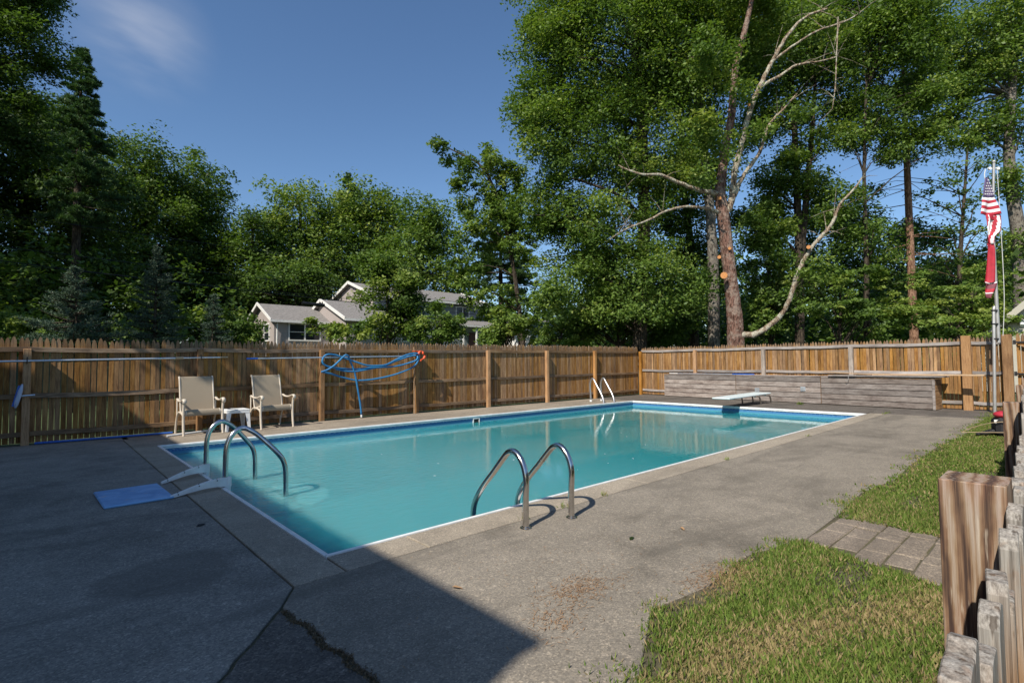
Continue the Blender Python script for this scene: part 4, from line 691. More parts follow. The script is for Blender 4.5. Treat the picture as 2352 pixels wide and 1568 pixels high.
b3, _, _ = bench('right grey plank box with an overhanging shelf and open brown end', pl(tt(1.54)), pl(1), .72, .5, end=True)
q0, q1 = P0.lerp(P1, tt(1.32)), P0.lerp(P1, tt(-1.12))
b = MB(); b.beam((q0.x+.20, q0.y, .785), (q1.x+.20, q1.y, .785), .52, .03); b.build('shelf', M['grey_wood'], b3, bevel=.004)
b = MB(); q = P0.lerp(P1, tt(.85)); b.tube(smooth_path([(q.x-.07, q.y, .78), (q.x-.075, q.y, .70), (q.x-.075, q.y+.02, .66), (q.x-.075, q.y+.05, .65), (q.x-.075, q.y+.06, .68)], 4), .006, 6); b.build('hook', M['steel_pole'], b3)
for y in (-.90, -.95):
    pass
p2 = P0.lerp(P1, 1); b = MB(); b.box((p2.x-.006, p2.y+.03, .36), (.02, .05, .70)); b.build('corner_trim', M['bench'], b3)
# loose planks and poles on the boxes
b = MB(); b.beam((14.50, 1.80, .90), (14.34, .35, .82), .09, .022); b.build('loose_plank', M['new_plank'], label='short pale plank tilted up on the right box', cat='plank', bevel=.002, org=(14.42, 1.1, .8))
b = MB(); b.beam((14.46, .70, .822), (14.22, -1.80, .830), .13, .032); b.build('loose_plank', M['new_plank'], label='long pale plank sticking out past the right box', cat='plank', bevel=.002, org=(14.3, -.5, .8))
po = thing('telescopic_pole', 'blue and white pole lying on the left plank box', 'pole', (14.9, 5, .77))
b = MB(); b.tube([(14.92, 6.1, .79), (14.70, 4.1, .79)], .016, 8); b.build('tube', M['alu'], po)
b = MB(); b.tube([(14.70, 4.1, .79), (14.62, 3.4, .79)], .019, 8); b.build('grip', M['blue'], po)
b = MB(); b.tube([(14.95, 6.1, .79), (14.97, 6.45, .79)], .012, 8); b.build('tip', M['white'], po)

# ================================================================ THINGS ON THE FENCE
p1 = thing('telescopic_pole', 'long silver pole hung along the fence left of the chairs', 'pole', (-.5, 7.62, 1.3))
b = MB(); b.tube([(-3.4, 7.63, 1.235), (.50, 7.63, 1.325)], .016, 10); b.build('outer_tube', M['alu'], p1, smooth='auto')
b = MB(); b.tube([(.54, 7.63, 1.326), (1.18, 7.63, 1.341)], .012, 10); b.build('inner_tube', M['alu'], p1, smooth='auto')
b = MB(); b.tube([(.46, 7.63, 1.324), (.58, 7.63, 1.327)], .022, 10); b.build('coupling', M['tan_plastic'], p1, smooth='auto')
b = MB(); b.tube([(1.17, 7.63, 1.341), (1.30, 7.63, 1.344)], .014, 10); b.build('grip', M['tan_plastic'], p1, smooth='auto')
for x in (-1.46, .86):
    b = MB(); z_ = 1.27+(x+2)*.023; b.tube(smooth_path([(x, 7.66, z_+.06), (x, 7.63, z_+.03), (x, 7.60, z_-.01), (x, 7.61, z_-.04), (x, 7.64, z_-.04)], 3), .006, 6); b.build('hook', M['black'], p1)
p2_ = thing('telescopic_pole', 'silver pole with blue grip passing behind the coiled hose', 'pole', (3.5, 7.6, 1.3))
b = MB(); b.tube([(1.80, 7.615, 1.318), (5.40, 7.615, 1.380)], .0145, 10); b.build('tube', M['alu'], p2_, smooth='auto')
b = MB(); b.tube([(1.62, 7.615, 1.315), (1.82, 7.615, 1.318)], .018, 10); b.build('grip', M['blue'], p2_, smooth='auto')
hs_ = thing('pool_hose', 'thick blue vacuum hose looped over hooks on the fence', 'hose', (3.9, 7.57, .05))
b = MB(); b.tube(smooth_path(HOSE, 4), .0205, 10); b.build('hose', M['hose'], hs_, smooth=True)
b = MB(); b.tube(HOSE_CAP, .02, 10); b.build('cuff', M['white'], hs_, smooth='auto')
hg = thing('hose_hanger', 'bright orange hanger holding the blue hose on the fence', 'hanger', (5.5, 7.6, 1.35))
b = MB(); b.tube([(*p, .022+.012*math.sin(i)) for i, p in enumerate(smooth_path(HANGER, 3))], .03, 8); b.build('arm', M['orange'], hg, smooth=True)
b = MB(); c_ = HANGER[0]; b.box((c_[0]+.02, 7.62, c_[2]+.09), (.22, .03, .02)); b.build('bracket', M['orange'], hg)
b = MB(); b.beam((5.36, 7.64, 1.60), (5.345, 7.60, .0), .03, .012, (1, 0, 0)); b.build('lath', M['new_plank'], label='thin pale lath leaning beside the orange hanger', cat='lath', org=(5.35, 7.6, 0))
br = thing('pool_brush', 'curved pool brush hung on the post at the far left', 'brush', (-1.5, 7.6, .75))
b = MB(); b.tube([(*p, q) for p, q in zip(smooth_path([(-1.575, 7.60, .575), (-1.56, 7.585, .66), (-1.54, 7.58, .75), (-1.52, 7.585, .84), (-1.505, 7.60, .93)], 4), [.010, .016, .022, .026, .028, .028, .028, .028, .028, .028, .028, .028, .026, .022, .018, .014, .010])], .02, 8); b.build('head', M['brush'], br, smooth=True)
b = MB(); b.beam((-1.60, 7.60, .60), (-1.535, 7.60, .91), .03, .035, (0, 1, 0)); b.build('bristles', M['blue'], br)
b = MB(); b.tube([(-1.53, 7.60, .75), (-1.46, 7.60, .755), (-1.36, 7.61, .76)], .014, 8); b.build('socket', M['alu'], br, smooth='auto')
b = MB(); b.tube([(-1.35, 7.60, .025), (.42, 7.53, .025)], .018, 10); b.build('blue_pole', M['blue'], label='blue pole lying on the ground along the left fence', cat='pole', smooth='auto', org=(-.5, 7.56, 0))
b = MB(); b.tube([(.28, 7.14, .018), (1.06, 7.50, .018)], .016, 8); b.build('white_pole', M['white'], label='short white pole lying under the left sling chair', cat='pole', smooth='auto', org=(.7, 7.3, 0))

# ================================================================ FLAGPOLE
fp = thing('flagpole', 'tall grey flagpole strapped beside the gate post with two drooping flags', 'flagpole', (14.25, -1.93, 0))
b = MB(); b.tube([(14.25, -1.93, 0), (14.27, -1.99, 2.3), (14.29, -2.00, 2.35)], .030, 12); b.build('lower_pole', M['steel_pole'], fp, smooth='auto')
b = MB(); b.tube([(14.33, -2.04, 1.55), (14.36, -2.03, 4.2, .030), (14.38, -2.10, 5.58, .026)], .036, 12); b.build('upper_pole', M['steel_pole'], fp, smooth='auto')
b = MB(); b.ball((14.38, -2.10, 5.61), .04); b.build('finial', M['steel_pole'], fp, smooth=True)
rv = Vector((.737, -.676, 0)); fv = Vector((.676, .737, 0)); FB = Vector((14.30, -2.06, 0))
b = MB()
for s_ in (-.11, .12): c_ = FB+rv*s_*.8+Vector((.08, -.03, 5.46)); b.tube([c_-fv*.02, c_+fv*.02], .035, 10)
b.tube([FB+rv*-.1+Vector((.08, -.03, 5.46)), FB+rv*.11+Vector((.08, -.03, 5.46))], .008, 6); b.build('pulley', M['white'], fp)
b = MB(); b.tube(smooth_path([FB+rv*.13+Vector((0, 0, 5.44)), FB+rv*.15+Vector((0, 0, 4)), FB+rv*.15+Vector((0, 0, 2.6)), FB+rv*.08+Vector((0, 0, 1.7))], 4), .006, 5); b.tube(smooth_path([FB-rv*.13+Vector((0, 0, 5.44)), FB-rv*.16+Vector((0, 0, 5.3)), FB-rv*.14+Vector((0, 0, 5.15))], 3), .009, 5); b.build('halyard', M['rope'], fp)
b = MB()
for z_ in (1.62, 1.95, 2.25): b.tube([(14.29, -1.995, z_), (14.29, -1.995, z_+.03)], .06, 10)
b.build('strap', M['black'], fp)
K = .00236
def zf(y): return 5.55-(y-100)*K
def flagpart(rows, name, mats, parent, nf=20, amp=.05, fold=3.0, matf=None, seed=0, label=None, solid=.004):
    """rows: (y crop, left x, right x) outline of the hanging cloth, folds give it depth"""
    vs_ = []; fs_ = []; mi = []; n = nf
    yy = []; k = 4
    for a, c_ in zip(rows, rows[1:]):
        for i in range(k): t_ = i/k; yy.append(tuple(a[j]+(c_[j]-a[j])*t_ for j in range(3)))
    yy.append(rows[-1][:3]); R_ = len(yy)
    for ri, (y, xl, xr) in enumerate(yy):
        for i in range(n+1):
            u = i/n; x_ = xl+(xr-xl)*u; dep = amp*math.sin(u*PI*fold+ri*.12+seed)*min(1, ri/6+.2)
            P_ = FB-rv*0+rv*((x_-425)*K)-fv*(.03+dep)+Vector((0, 0, zf(y)-.02*math.sin(u*PI))); vs_.append(P_)
    for ri in range(R_-1):
        for i in range(n): fs_.append((ri*(n+1)+i, ri*(n+1)+i+1, (ri+1)*(n+1)+i+1, (ri+1)*(n+1)+i)); mi.append(matf(ri/(R_-1), (i+.5)/n))
    b = MB(); b.add(vs_, fs_); o = b.build(name, mats[0], parent, smooth=True, label=label)
    for m_ in mats[1:]: o.data.materials.append(m_)
    for p, m_ in zip(o.data.polygons, mi): p.material_index = m_
    md = o.modifiers.new('cloth', 'SOLIDIFY'); md.thickness = solid
    return o
us = thing('national_flag', 'drooping stars and stripes flag at the top of the flagpole', 'flag', tuple(FB+Vector((0, 0, 4))))
flagpart([(232, 352, 378), (300, 335, 392), (360, 322, 412), (418, 314, 424)], 'canton', [M['flag_blue']], us, 14, .02, 2, lambda v, u: 0)
def stripes(v, u): return 1-int(v*6.0) % 2 if v < 1 else 0
flagpart([(418, 314, 424), (470, 303, 440), (530, 290, 462), (585, 278, 478)], 'striped_fly', [M['flag_red'], M['flag_white']], us, 20, .035, 2.2, lambda v, u: 1-int(v*6) % 2)
flagpart([(585, 338, 480), (640, 336, 492), (700, 332, 497), (745, 332, 497), (790, 336, 430), (860, 345, 412)], 'lower_fold', [M['flag_red'], M['flag_white']], us, 24, .05, 3, lambda v, u: int((u*7+v*2.3)) % 2)
flagpart([(570, 345, 470), (600, 350, 470), (630, 355, 465)], 'fold_shadow_side', [M['flag_red']], us, 10, .02, 2, lambda v, u: 0)
b = MB(); r = random.Random(2)
for row, (y, n_) in enumerate(((262, 1), (292, 2), (318, 3), (344, 4), (370, 4), (396, 5))):
    for i in range(n_):
        t_ = (y-232)/186; xl = 352-38*t_; xr = 378+46*t_; x_ = xl+(xr-xl)*(i+.7)/(n_+.4)
        c_ = FB+rv*((x_-425)*K)-fv*.062+Vector((0, 0, zf(y))); pl_ = []
        for k in range(10): a = PI/2+k*PI/5; rad = .020 if k % 2 == 0 else .009; pl_.append(c_+rv*math.cos(a)*rad+Vector((0, 0, math.sin(a)*rad)))
        b.extr(pl_, -fv*.002)
b.build('star', M['flag_white'], us, kind='stuff')
rf = thing('red_flag', 'furled red flag with white stripes hanging under the stars and stripes', 'flag', tuple(FB+Vector((0, 0, 2.8))))
flagpart([(862, 338, 400), (900, 334, 404), (1000, 322, 410), (1100, 314, 413), (1205, 304, 414), (1225, 300, 414)], 'cloth', [M['flag_red'], M['flag_white'], M['flag_maroon']], rf, 16, .04, 2.4, lambda v, u: 0, 1)
flagpart([(1225, 300, 414), (1245, 297, 412), (1275, 294, 408), (1310, 293, 392), (1345, 300, 370), (1372, 318, 346)], 'hem', [M['flag_red'], M['flag_white'], M['flag_maroon']], rf, 16, .04, 2.4, lambda v, u: 1 if v < .10 else (2 if v < .42 else (0 if v < .62 else (1 if v < .68 else 2))), 1.3)

# ================================================================ BAG BEHIND THE NEAR FENCE
bg_ = thing('equipment_bag', 'black bag with red lid and white label lying on the grass by the near fence', 'bag', (9.35, -2.72, 0))
b = MB(); b.box((9.5, -2.78, .15), (.34, .30, .28), rz=.3); b.build('body', M['black_cloth'], bg_, bevel=.05)
b = MB(); b.ball((9.48, -2.76, .33), (.15, .13, .06), 12, 8); b.build('lid', M['red'], bg_, smooth=True)
b = MB(); b.box((9.345, -2.70, .235), (.01, .09, .05), rz=.3); b.build('label_patch', M['white'], bg_)
for k in range(6):
    b = MB(); a = -.8+k*.22; b.tube([(9.42, -2.68, .08), (9.25+.05*k, -2.50-.03*k, .03+.015*k)], .018, 6); b.ball((9.22+.05*k, -2.48-.03*k, .035+.012*k), (.05, .03, .022)); b.build('handle', M['black'], bg_)
bg_.location = (9.5, -2.36, 0)
b = MB(); b.tube(smooth_path([(9.4, -2.6, .26), (9.45, -2.3, .22), (9.55, -2.05, .12), (9.6, -1.9, .02)], 4), .006, 5); b.tube([(9.3, -2.5, .10), (9.25, -1.95, .06)], .005, 5); b.build('cane', M['tan_plastic'], label='two thin pale canes lying over the grass beside the black bag', cat='canes', org=(9.3, -2.2, 0))

# ================================================================ HOUSES
def gable_roof(b, x0, x1, ya, yr, yb, za, zr, zb, th=.12, oh=.3):
    """roof slabs of a gable whose ridge runs along X"""
    for y0, z0 in ((ya, za), (yb, zb)):
        b.add([(x0-oh, y0, z0), (x1+oh, y0, z0), (x1+oh, yr, zr), (x0-oh, yr, zr), (x0-oh, y0, z0+th), (x1+oh, y0, z0+th), (x1+oh, yr, zr+th), (x0-oh, yr, zr+th)], [(0, 1, 2, 3), (7, 6, 5, 4), (0, 4, 5, 1), (1, 5, 6, 2), (2, 6, 7, 3), (3, 7, 4, 0)])
    return b
hz = 1.6
hs2 = thing('house', 'taupe sided house with low wing, gables and two storey right end behind the fence', 'house', (18, 34, hz))
def body(x0, x1, ya, yr, yb, ze, zr, zf_=None, m=M['siding']):
    b = MB(); pa = [(x0, ya, hz-.5), (x0, yb, hz-.5), (x0, yb, ze), (x0, yr, zr), (x0, ya, ze)]; b.extr(pa, (x1-x0, 0, 0)); return b.build('wall', m, hs2)
body(10.15, 14.0, 32.7, 35.3, 38, 4.16, 5.38)
b = MB(); gable_roof(b, 10.15, 13.9, 32.4, 35.3, 38.3, 4.05, 5.40, 4.05); b.build('roof', M['shingle'], hs2)
b = MB(); b.beam((9.8, 32.36, 4.12), (14.2, 32.36, 4.12), .06, .16); b.beam((9.83, 32.36, 4.15), (9.83, 35.3, 5.5), .05, .2); b.beam((9.83, 38.3, 4.15), (9.83, 35.3, 5.5), .05, .2); b.build('fascia', M['white_paint'], hs2)
b = MB(); b.tube([(10.3, 32.55, 4.0), (10.3, 32.6, hz)], .05, 8); b.build('downspout', M['white_paint'], hs2)
body(13.9, 20, 30.0, 33.6, 37, 4.3, 5.75, m=M['siding'])
b = MB(); gable_roof(b, 13.9, 17.6, 29.5, 33.6, 37.4, 4.15, 5.78, 4.2); gable_roof(b, 17.7, 20.3, 29.5, 33.6, 33.7, 4.15, 5.78, 5.75, oh=0.02); b.build('roof', M['shingle'], hs2)
b = MB(); b.beam((13.58, 29.45, 4.25), (13.58, 33.6, 5.88), .05, .22); b.beam((13.58, 37.4, 4.28), (13.58, 33.6, 5.88), .05, .22); b.beam((13.6, 29.46, 4.2), (20.2, 29.46, 4.2), .06, .16); b.build('fascia', M['white_paint'], hs2)
body(17.4, 28.2, 32.7, 36.6, 40.5, 6.4, 7.75, m=M['siding_shaded'])
b = MB(); b.add([(17.385, 32.75, 4.5), (17.385, 40.4, 4.5), (17.385, 40.4, 6.4), (17.385, 36.6, 7.72), (17.385, 32.75, 6.4)], [(0, 1, 2, 3, 4)]); b.v = b.v+[(v[0]+.01, v[1], v[2]) for v in b.v]; b.f += [(9, 8, 7, 6, 5)]; b.build('gable_siding', M['siding'], hs2, label='sunlit siding of the tall gable')
b = MB(); gable_roof(b, 17.4, 28.2, 32.3, 36.6, 40.9, 6.3, 7.78, 6.3); b.build('roof', M['shingle'], hs2)
b = MB(); b.beam((17.08, 32.25, 6.4), (17.08, 36.6, 7.88), .05, .22); b.beam((17.08, 40.9, 6.4), (17.08, 36.6, 7.88), .05, .22); b.beam((17.1, 32.26, 6.36), (28.5, 32.26, 6.36), .06, .2); b.beam((28.52, 32.25, 6.4), (28.52, 36.6, 7.88), .05, .22); b.build('fascia', M['white_paint'], hs2)
# porch
b = MB(); b.add([(24.6, 31.2, 4.35), (28.6, 31.2, 4.35), (28.6, 32.68, 4.85), (24.6, 32.68, 4.85), (24.6, 31.2, 4.47), (28.6, 31.2, 4.47), (28.6, 32.68, 4.97), (24.6, 32.68, 4.97)], [(0, 1, 2, 3), (7, 6, 5, 4), (0, 4, 5, 1), (1, 5, 6, 2), (2, 6, 7, 3), (3, 7, 4, 0)]); b.build('porch_roof', M['shingle'], hs2)
b = MB(); b.beam((24.6, 31.17, 4.36), (28.6, 31.17, 4.36), .05, .16)
b.build('fascia', M['white_paint'], hs2)
for x in (24.8, 26.2, 27.3, 28.4): b = MB(); b.box((x, 31.3, 2.95), (.12, .12, 2.8)); b.build('porch_column', M['white_paint'], hs2)
b = MB(); b.box((26.9, 32.66, 2.85), (.95, .06, 2.1)); b.build('door', M['door_red'], hs2)
def window(x0, x1, z0, z1, y, parent=hs2, n=1, rows=1, facex=None):
    b = MB(); w = .09
    P_ = lambda u, z_, dy: (u, y-dy, z_) if facex is None else (facex-dy, u, z_)
    def bar(u0, u1, za, zb, dy, th):
        if facex is None: b.box(((u0+u1)/2, y-dy, (za+zb)/2), (u1-u0, th, zb-za))
        else: b.box((facex-dy, (u0+u1)/2, (za+zb)/2), (th, u1-u0, zb-za))
    bar(x0-w, x0, z0-w, z1+w, .03, .06); bar(x1, x1+w, z0-w, z1+w, .03, .06); bar(x0, x1, z1, z1+w, .03, .06); bar(x0, x1, z0-w, z0, .035, .08)
    for i in range(1, n): u = x0+(x1-x0)*i/n; bar(u-.05, u+.05, z0, z1, .03, .055)
    for i in range(1, rows+1):
        if i < rows+1 and rows > 1 and i < rows: z_ = z0+(z1-z0)*i/rows; bar(x0, x1, z_-.02, z_+.02, .02, .04)
    f_ = b.build('window', M['white_paint'], parent); b = MB()
    bar(x0, x1, z0, z1, .008, .012); b.build('pane', M['glass'], f_)
window(11.15, 13.2, 2.92, 4.0-.03, 32.7, n=2, rows=2)
window(33.6, 34.6, 2.9, 3.95, 0, facex=10.15, rows=2)
window(25.1, 26.4, 5.25, 6.05, 32.7, n=2)
window(22.4, 23.6, 5.25, 6.05, 32.7, n=1)
window(18.2, 19.4, 2.9, 3.9, 30.0, n=2)
# small outbuilding glimpsed right of the round tree
ob = thing('white_shed', 'white walled shed corner glimpsed between the round tree and vine covered tree', 'shed', (31, 29, 1.6))
b = MB(); b.box((32.5, 31, 2.9), (4, 4, 2.8)); b.build('wall', M['white_paint'], ob); b = MB(); gable_roof(b, 30.5, 34.5, 28.8, 31, 33.2, 4.2, 5.2, 4.2); b.build('roof', M['shingle'], ob)
b = MB(); b.box((30.48, 30.2, 2.7), (.05, .9, 2.0)); b.build('door', M['door_red'], ob)
# cream gable at the right edge
sh = thing('cream_shed', 'cream gabled shed behind the gate at the right edge', 'shed', (26, -3, 0))
b = MB(); b.extr([(24.6, -.75, 0), (24.6, -5.9, 0), (24.6, -5.9, 1.75), (24.6, -3.3, 4.25), (24.6, -.75, 1.75)], (5, 0, 0)); b.build('wall', M['siding_cream'], sh)
b = MB()
for y0, yy_ in ((-.55, -3.3), (-6.1, -3.3)): b.add([(24.3, y0, 1.62), (29.8, y0, 1.62), (29.8, yy_, 4.38), (24.3, yy_, 4.38), (24.3, y0, 1.74), (29.8, y0, 1.74), (29.8, yy_, 4.5), (24.3, yy_, 4.5)], [(0, 1, 2, 3), (7, 6, 5, 4), (0, 4, 5, 1), (1, 5, 6, 2), (2, 6, 7, 3), (3, 7, 4, 0)])
b.build('roof', M['shingle'], sh)
b = MB(); b.beam((24.28, -.50, 1.6), (24.28, -3.3, 4.36), .04, .2); b.beam((24.28, -6.1, 1.6), (24.28, -3.3, 4.36), .04, .2); b.build('rake_board', M['siding_cream'], sh)
b = MB(); b.box((24.52, -1.95, 2.5), (.14, .14, .16)); b.tube([(24.4, -1.95, 2.45), (24.33, -1.95, 2.38)], .06, 10); b.build('lamp', M['white'], sh)
# the house whose shadow falls on the deck (stands left behind the camera)
hh = thing('neighbour_house', 'two storey grey house left behind the camera that shades the deck', 'house', (-9.5, 1.2, 0))
b = MB(); b.extr([(-5.38, -3.30, -.1), (-14, -3.30, -.1), (-14, -3.30, 5.4), (-9.7, -3.30, 6.9), (-5.38, -3.30, 5.42)], (0, 9.6, 0)); b.build('wall', M['siding'], hh)
b = MB()
for x0, z0 in ((-5.35, 5.42), (-14.3, 5.35)): b.add([(x0, -3.32, z0), (-9.7, -3.32, 6.92), (-9.7, 6.32, 6.92), (x0, 6.32, z0), (x0, -3.32, z0+.08), (-9.7, -3.32, 7.0), (-9.7, 6.32, 7.0), (x0, 6.32, z0+.08)], [(0, 1, 2, 3), (7, 6, 5, 4), (0, 4, 5, 1), (1, 5, 6, 2), (2, 6, 7, 3), (3, 7, 4, 0)])
b.build('roof', M['shingle'], hh)
for y in (-1.5, 1.5, 4.5): window(y-.5, y+.5, 1.0, 2.2, 0, hh, facex=-5.36) if False else None
for y in (-1.5, 1.5, 4.5):
    b = MB(); b.box((-5.36, y, 1.6), (.05, 1.1, 1.3)); f_ = b.build('window', M['white_paint'], hh); b = MB(); b.box((-5.325, y, 1.6), (.02, .9, 1.1)); b.build('pane', M['glass'], f_)

# ================================================================ POWER LINES
def wire(name, label, a, c_, sag, r=.012, cat='wire'):
    b = MB(); n = 24; A_, B_ = Vector(a), Vector(c_)
    b.tube([(*(A_.lerp(B_, i/n)-Vector((0, 0, sag*4*(i/n)*(1-i/n)))),) for i in range(n+1)], r, 5); return b.build(name, M['black'], label=label, cat=cat, smooth='auto', org=A_)
wire('power_line', 'topmost overhead wire crossing the dark trees at left', (-14, 22, 6.75), (34, 22, 6.6), .25, .010)
wire('power_line', 'second overhead wire just above the cable pair at left', (-14, 22, 5.75), (34, 22, 4.6), .1, .012)
wire('power_line', 'thick lower overhead cable that carries the black boxes', (-14, 22, 5.75-.2), (34, 22, 4.2), .45, .018)
wire('power_line', 'lowest thin overhead wire at left', (-14, 22, 5.15), (34, 22, 4.5), .25, .009)
for x0, x1, z_ in ((8.0, 9.1, 4.27), (11.6, 13.2, 4.27)):
    sb = thing('splice_box', 'black splice box hanging on the cable before the %s' % ('gabled wing' if x0 < 10 else 'tree by the gabled house'), 'cable box', (x0, 22, z_), 'black boxes on the overhead cable')
    b = MB(); b.tube([(x0, 22, z_-.10), (x1, 22, z_-.13)], .085, 10); b.build('case', M['black'], sb, smooth='auto')
    b = MB()
    for x in (x0+.1, x1-.1): b.box((x, 22, z_-.02), (.04, .04, .12))
    b.build('clip', M['black'], sb)
for a, c_, s_ in ((( -14), 34, 0),):
    for x in (-14.0, 34.0):
        up_ = thing('utility_pole', 'wooden utility pole standing %s of the frame' % ('left' if x < 0 else 'right'), 'utility pole', (x, 22, 1.0))
        b = MB(); b.tube([(x, 22, 0), (x, 22, 8, .13)], .17, 12); b.build('shaft', M['bark_grey'], up_, smooth='auto'); b = MB(); b.box((x, 22, 7.2), (.1, 1.8, .12)); b.build('crossarm', M['bark_grey'], up_)

# ================================================================ TREES
def quads(name, C_, A_, B_, tint, mat, parent, label=None, kind=None, cat=None, org=None):
    """one small diamond shaped face per leaf"""
    n = len(C_); V_ = np.empty((n, 4, 3), np.float32)
    V_[:, 0] = C_-A_; V_[:, 1] = C_+B_-A_*.1; V_[:, 2] = C_+A_; V_[:, 3] = C_-B_-A_*.1
    og = np.array(org if org is not None else ORG.get(parent, Vector((0, 0, 0))), np.float32); V_ -= og
    me = bpy.data.meshes.new(name); me.vertices.add(4*n); me.vertices.foreach_set('co', V_.reshape(-1))
    me.loops.add(4*n); me.loops.foreach_set('vertex_index', np.arange(4*n, dtype=np.int32)); me.polygons.add(n)
    me.polygons.foreach_set('loop_start', np.arange(0, 4*n, 4, dtype=np.int32)); me.update(calc_edges=True)
    at = me.attributes.new('tint', 'FLOAT', 'POINT'); at.data.foreach_set('value', np.repeat(np.clip(tint, 0, 1).astype(np.float32), 4))
    me.materials.append(mat); o = bpy.data.objects.new(name, me); C.objects.link(o)
    if parent: o.parent = parent
    elif org is not None: o.location = org
    ORG[o] = Vector(og.tolist()); setp(o, label, cat, None, kind); return o
def unit(v): return v/np.maximum(1e-6, np.linalg.norm(v, axis=1, keepdims=True))
def frame(n_, rng):
    a = unit(np.cross(n_, rng.normal(size=n_.shape))); return a, np.cross(n_, a)
def crown_leaves(blobs, s, rc, tint, flat, rng):
    Cs, As, Bs, Ts, tips = [], [], [], [], []
    for (x, y, z, rh, rz, n) in blobs:
        per = 34; k = max(3, n//per)
        nl = int(np.clip(rh*rz*3.2, 5, 34)); lu = unit(rng.normal(size=(nl, 3))); lr = rng.uniform(.55, 1.02, (nl, 1)); ls_ = rng.uniform(.20, .42, nl)*(3.2/max(3.2, min(rh, rz)))**.35
        li = rng.integers(0, nl, k); u = unit(rng.normal(size=(k, 3))); rad = rng.uniform(.1, 1, (k, 1))**.5
        R3 = np.array([rh, rh, rz]); lob = lu[li]*lr[li]*R3+u*rad*ls_[li][:, None]*np.array([rh, rh, rz*.72])*1.05
        fill = rng.random(k) < .34; lob[fill] = (u*rad*.8*R3)[fill]
        cc = np.array([x, y, z])+lob
        tips.append(cc); ct = rng.normal(0, .13, k)
        ct = ct+(rng.normal(0, .15, nl))[li]; idx = np.repeat(np.arange(k), per); m = len(idx)
        sz = rng.uniform(.55, 1.35, k)[idx][:, None]
        off = unit(rng.normal(size=(m, 3)))*rng.uniform(0, 1, (m, 1))**.42*np.array([1, 1, flat])*rc*sz*1.15
        out = unit(cc-np.array([x, y, z-.4*rz])); slope = (off*out[idx]).sum(1, keepdims=True); off[:, 2:3] -= .25*np.abs(off[:, :1])
        c_ = cc[idx]+off; nn_ = unit(out[idx]*.35+np.array([0, 0, .75])+rng.normal(0, .55, (m, 3)))
        a, b_ = frame(nn_, rng); ls = s*rng.uniform(.6, 1.35, (m, 1))
        Cs.append(c_); As.append(a*ls); Bs.append(b_*ls*.52); Ts.append(tint*.55+.22+ct[idx]*.9+rng.normal(0, .09, m))
    return np.concatenate(Cs), np.concatenate(As), np.concatenate(Bs), np.concatenate(Ts), np.concatenate(tips)
BK = {0: 'bark', 1: 'bark_grey'}
protos = []
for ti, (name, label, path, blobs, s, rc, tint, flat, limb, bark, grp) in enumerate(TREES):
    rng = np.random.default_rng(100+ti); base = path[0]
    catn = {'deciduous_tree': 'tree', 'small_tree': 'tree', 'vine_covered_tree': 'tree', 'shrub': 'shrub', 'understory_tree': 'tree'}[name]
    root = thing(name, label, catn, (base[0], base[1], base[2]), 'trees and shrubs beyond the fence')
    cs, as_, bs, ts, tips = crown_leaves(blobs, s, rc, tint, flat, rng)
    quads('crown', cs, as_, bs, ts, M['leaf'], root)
    mb = MB()
    P_ = smooth_path(path, 3); rad = np.interp(np.arange(len(P_))/3, np.arange(len(path)), [p[3] for p in path])
    mb.tube([(*p, r_) for p, r_ in zip(P_, rad)], .1, 10)
    bkm = M['bark_grey'] if ('grey trunked' in label or 'pale trunk' in label) else M['bark']
    mb.build('trunk', bkm, root, smooth='auto')
    if catn == 'tree':
        mb = MB(); sel = rng.choice(len(tips), min(limb, len(tips)), replace=False)
        for i in sel:
            e = Vector(tips[i].tolist()); k = int(np.clip(np.searchsorted([p.z for p in P_], e.z-rng.uniform(.8, 2.5)), 1, len(P_)-1)); st = P_[k]; L = (e-st).length
            if L > 7: continue
            m1 = st.lerp(e, .35)+Vector((rng.normal(0, .12)*L*.4, rng.normal(0, .12)*L*.4, .10*L)); m2 = st.lerp(e, .7)+Vector((rng.normal(0, .1)*L*.3, rng.normal(0, .1)*L*.3, .10*L)); r0_ = min(rad[k]*.45, .018*L+.02)
            mb.tube([(*st, r0_), (*m1, r0_*.7), (*m2, r0_*.45), (*e, r0_*.15)], .1, 5, cap=False)
        mb.build('limbs', bkm, root, smooth=True, kind='stuff')
    protos.append(root)
b = MB(); 
# second stem of the forked tree
FT = [t_ for t_ in TREES if 'forked' in t_[1] and 'tall tree with forked' in t_[1]][0]; pf = FT[2]
root = [p for p in protos if p['label'] == FT[1]][0]
k = len(pf)//2; off = Vector((.737, -.676, 0))
b.tube([(*(Vector(pf[k-1][:3])), pf[k-1][3]*.8), (*(Vector(pf[k][:3])+off*.35), pf[k][3]*.8), (*(Vector(pf[k+1][:3])+off*.85), pf[k+1][3]*.75), (*(Vector(pf[k+2][:3])+off*1.3), pf[k+2][3]*.8)], .1, 10); b.build('second_trunk', M['bark'], root, smooth='auto')

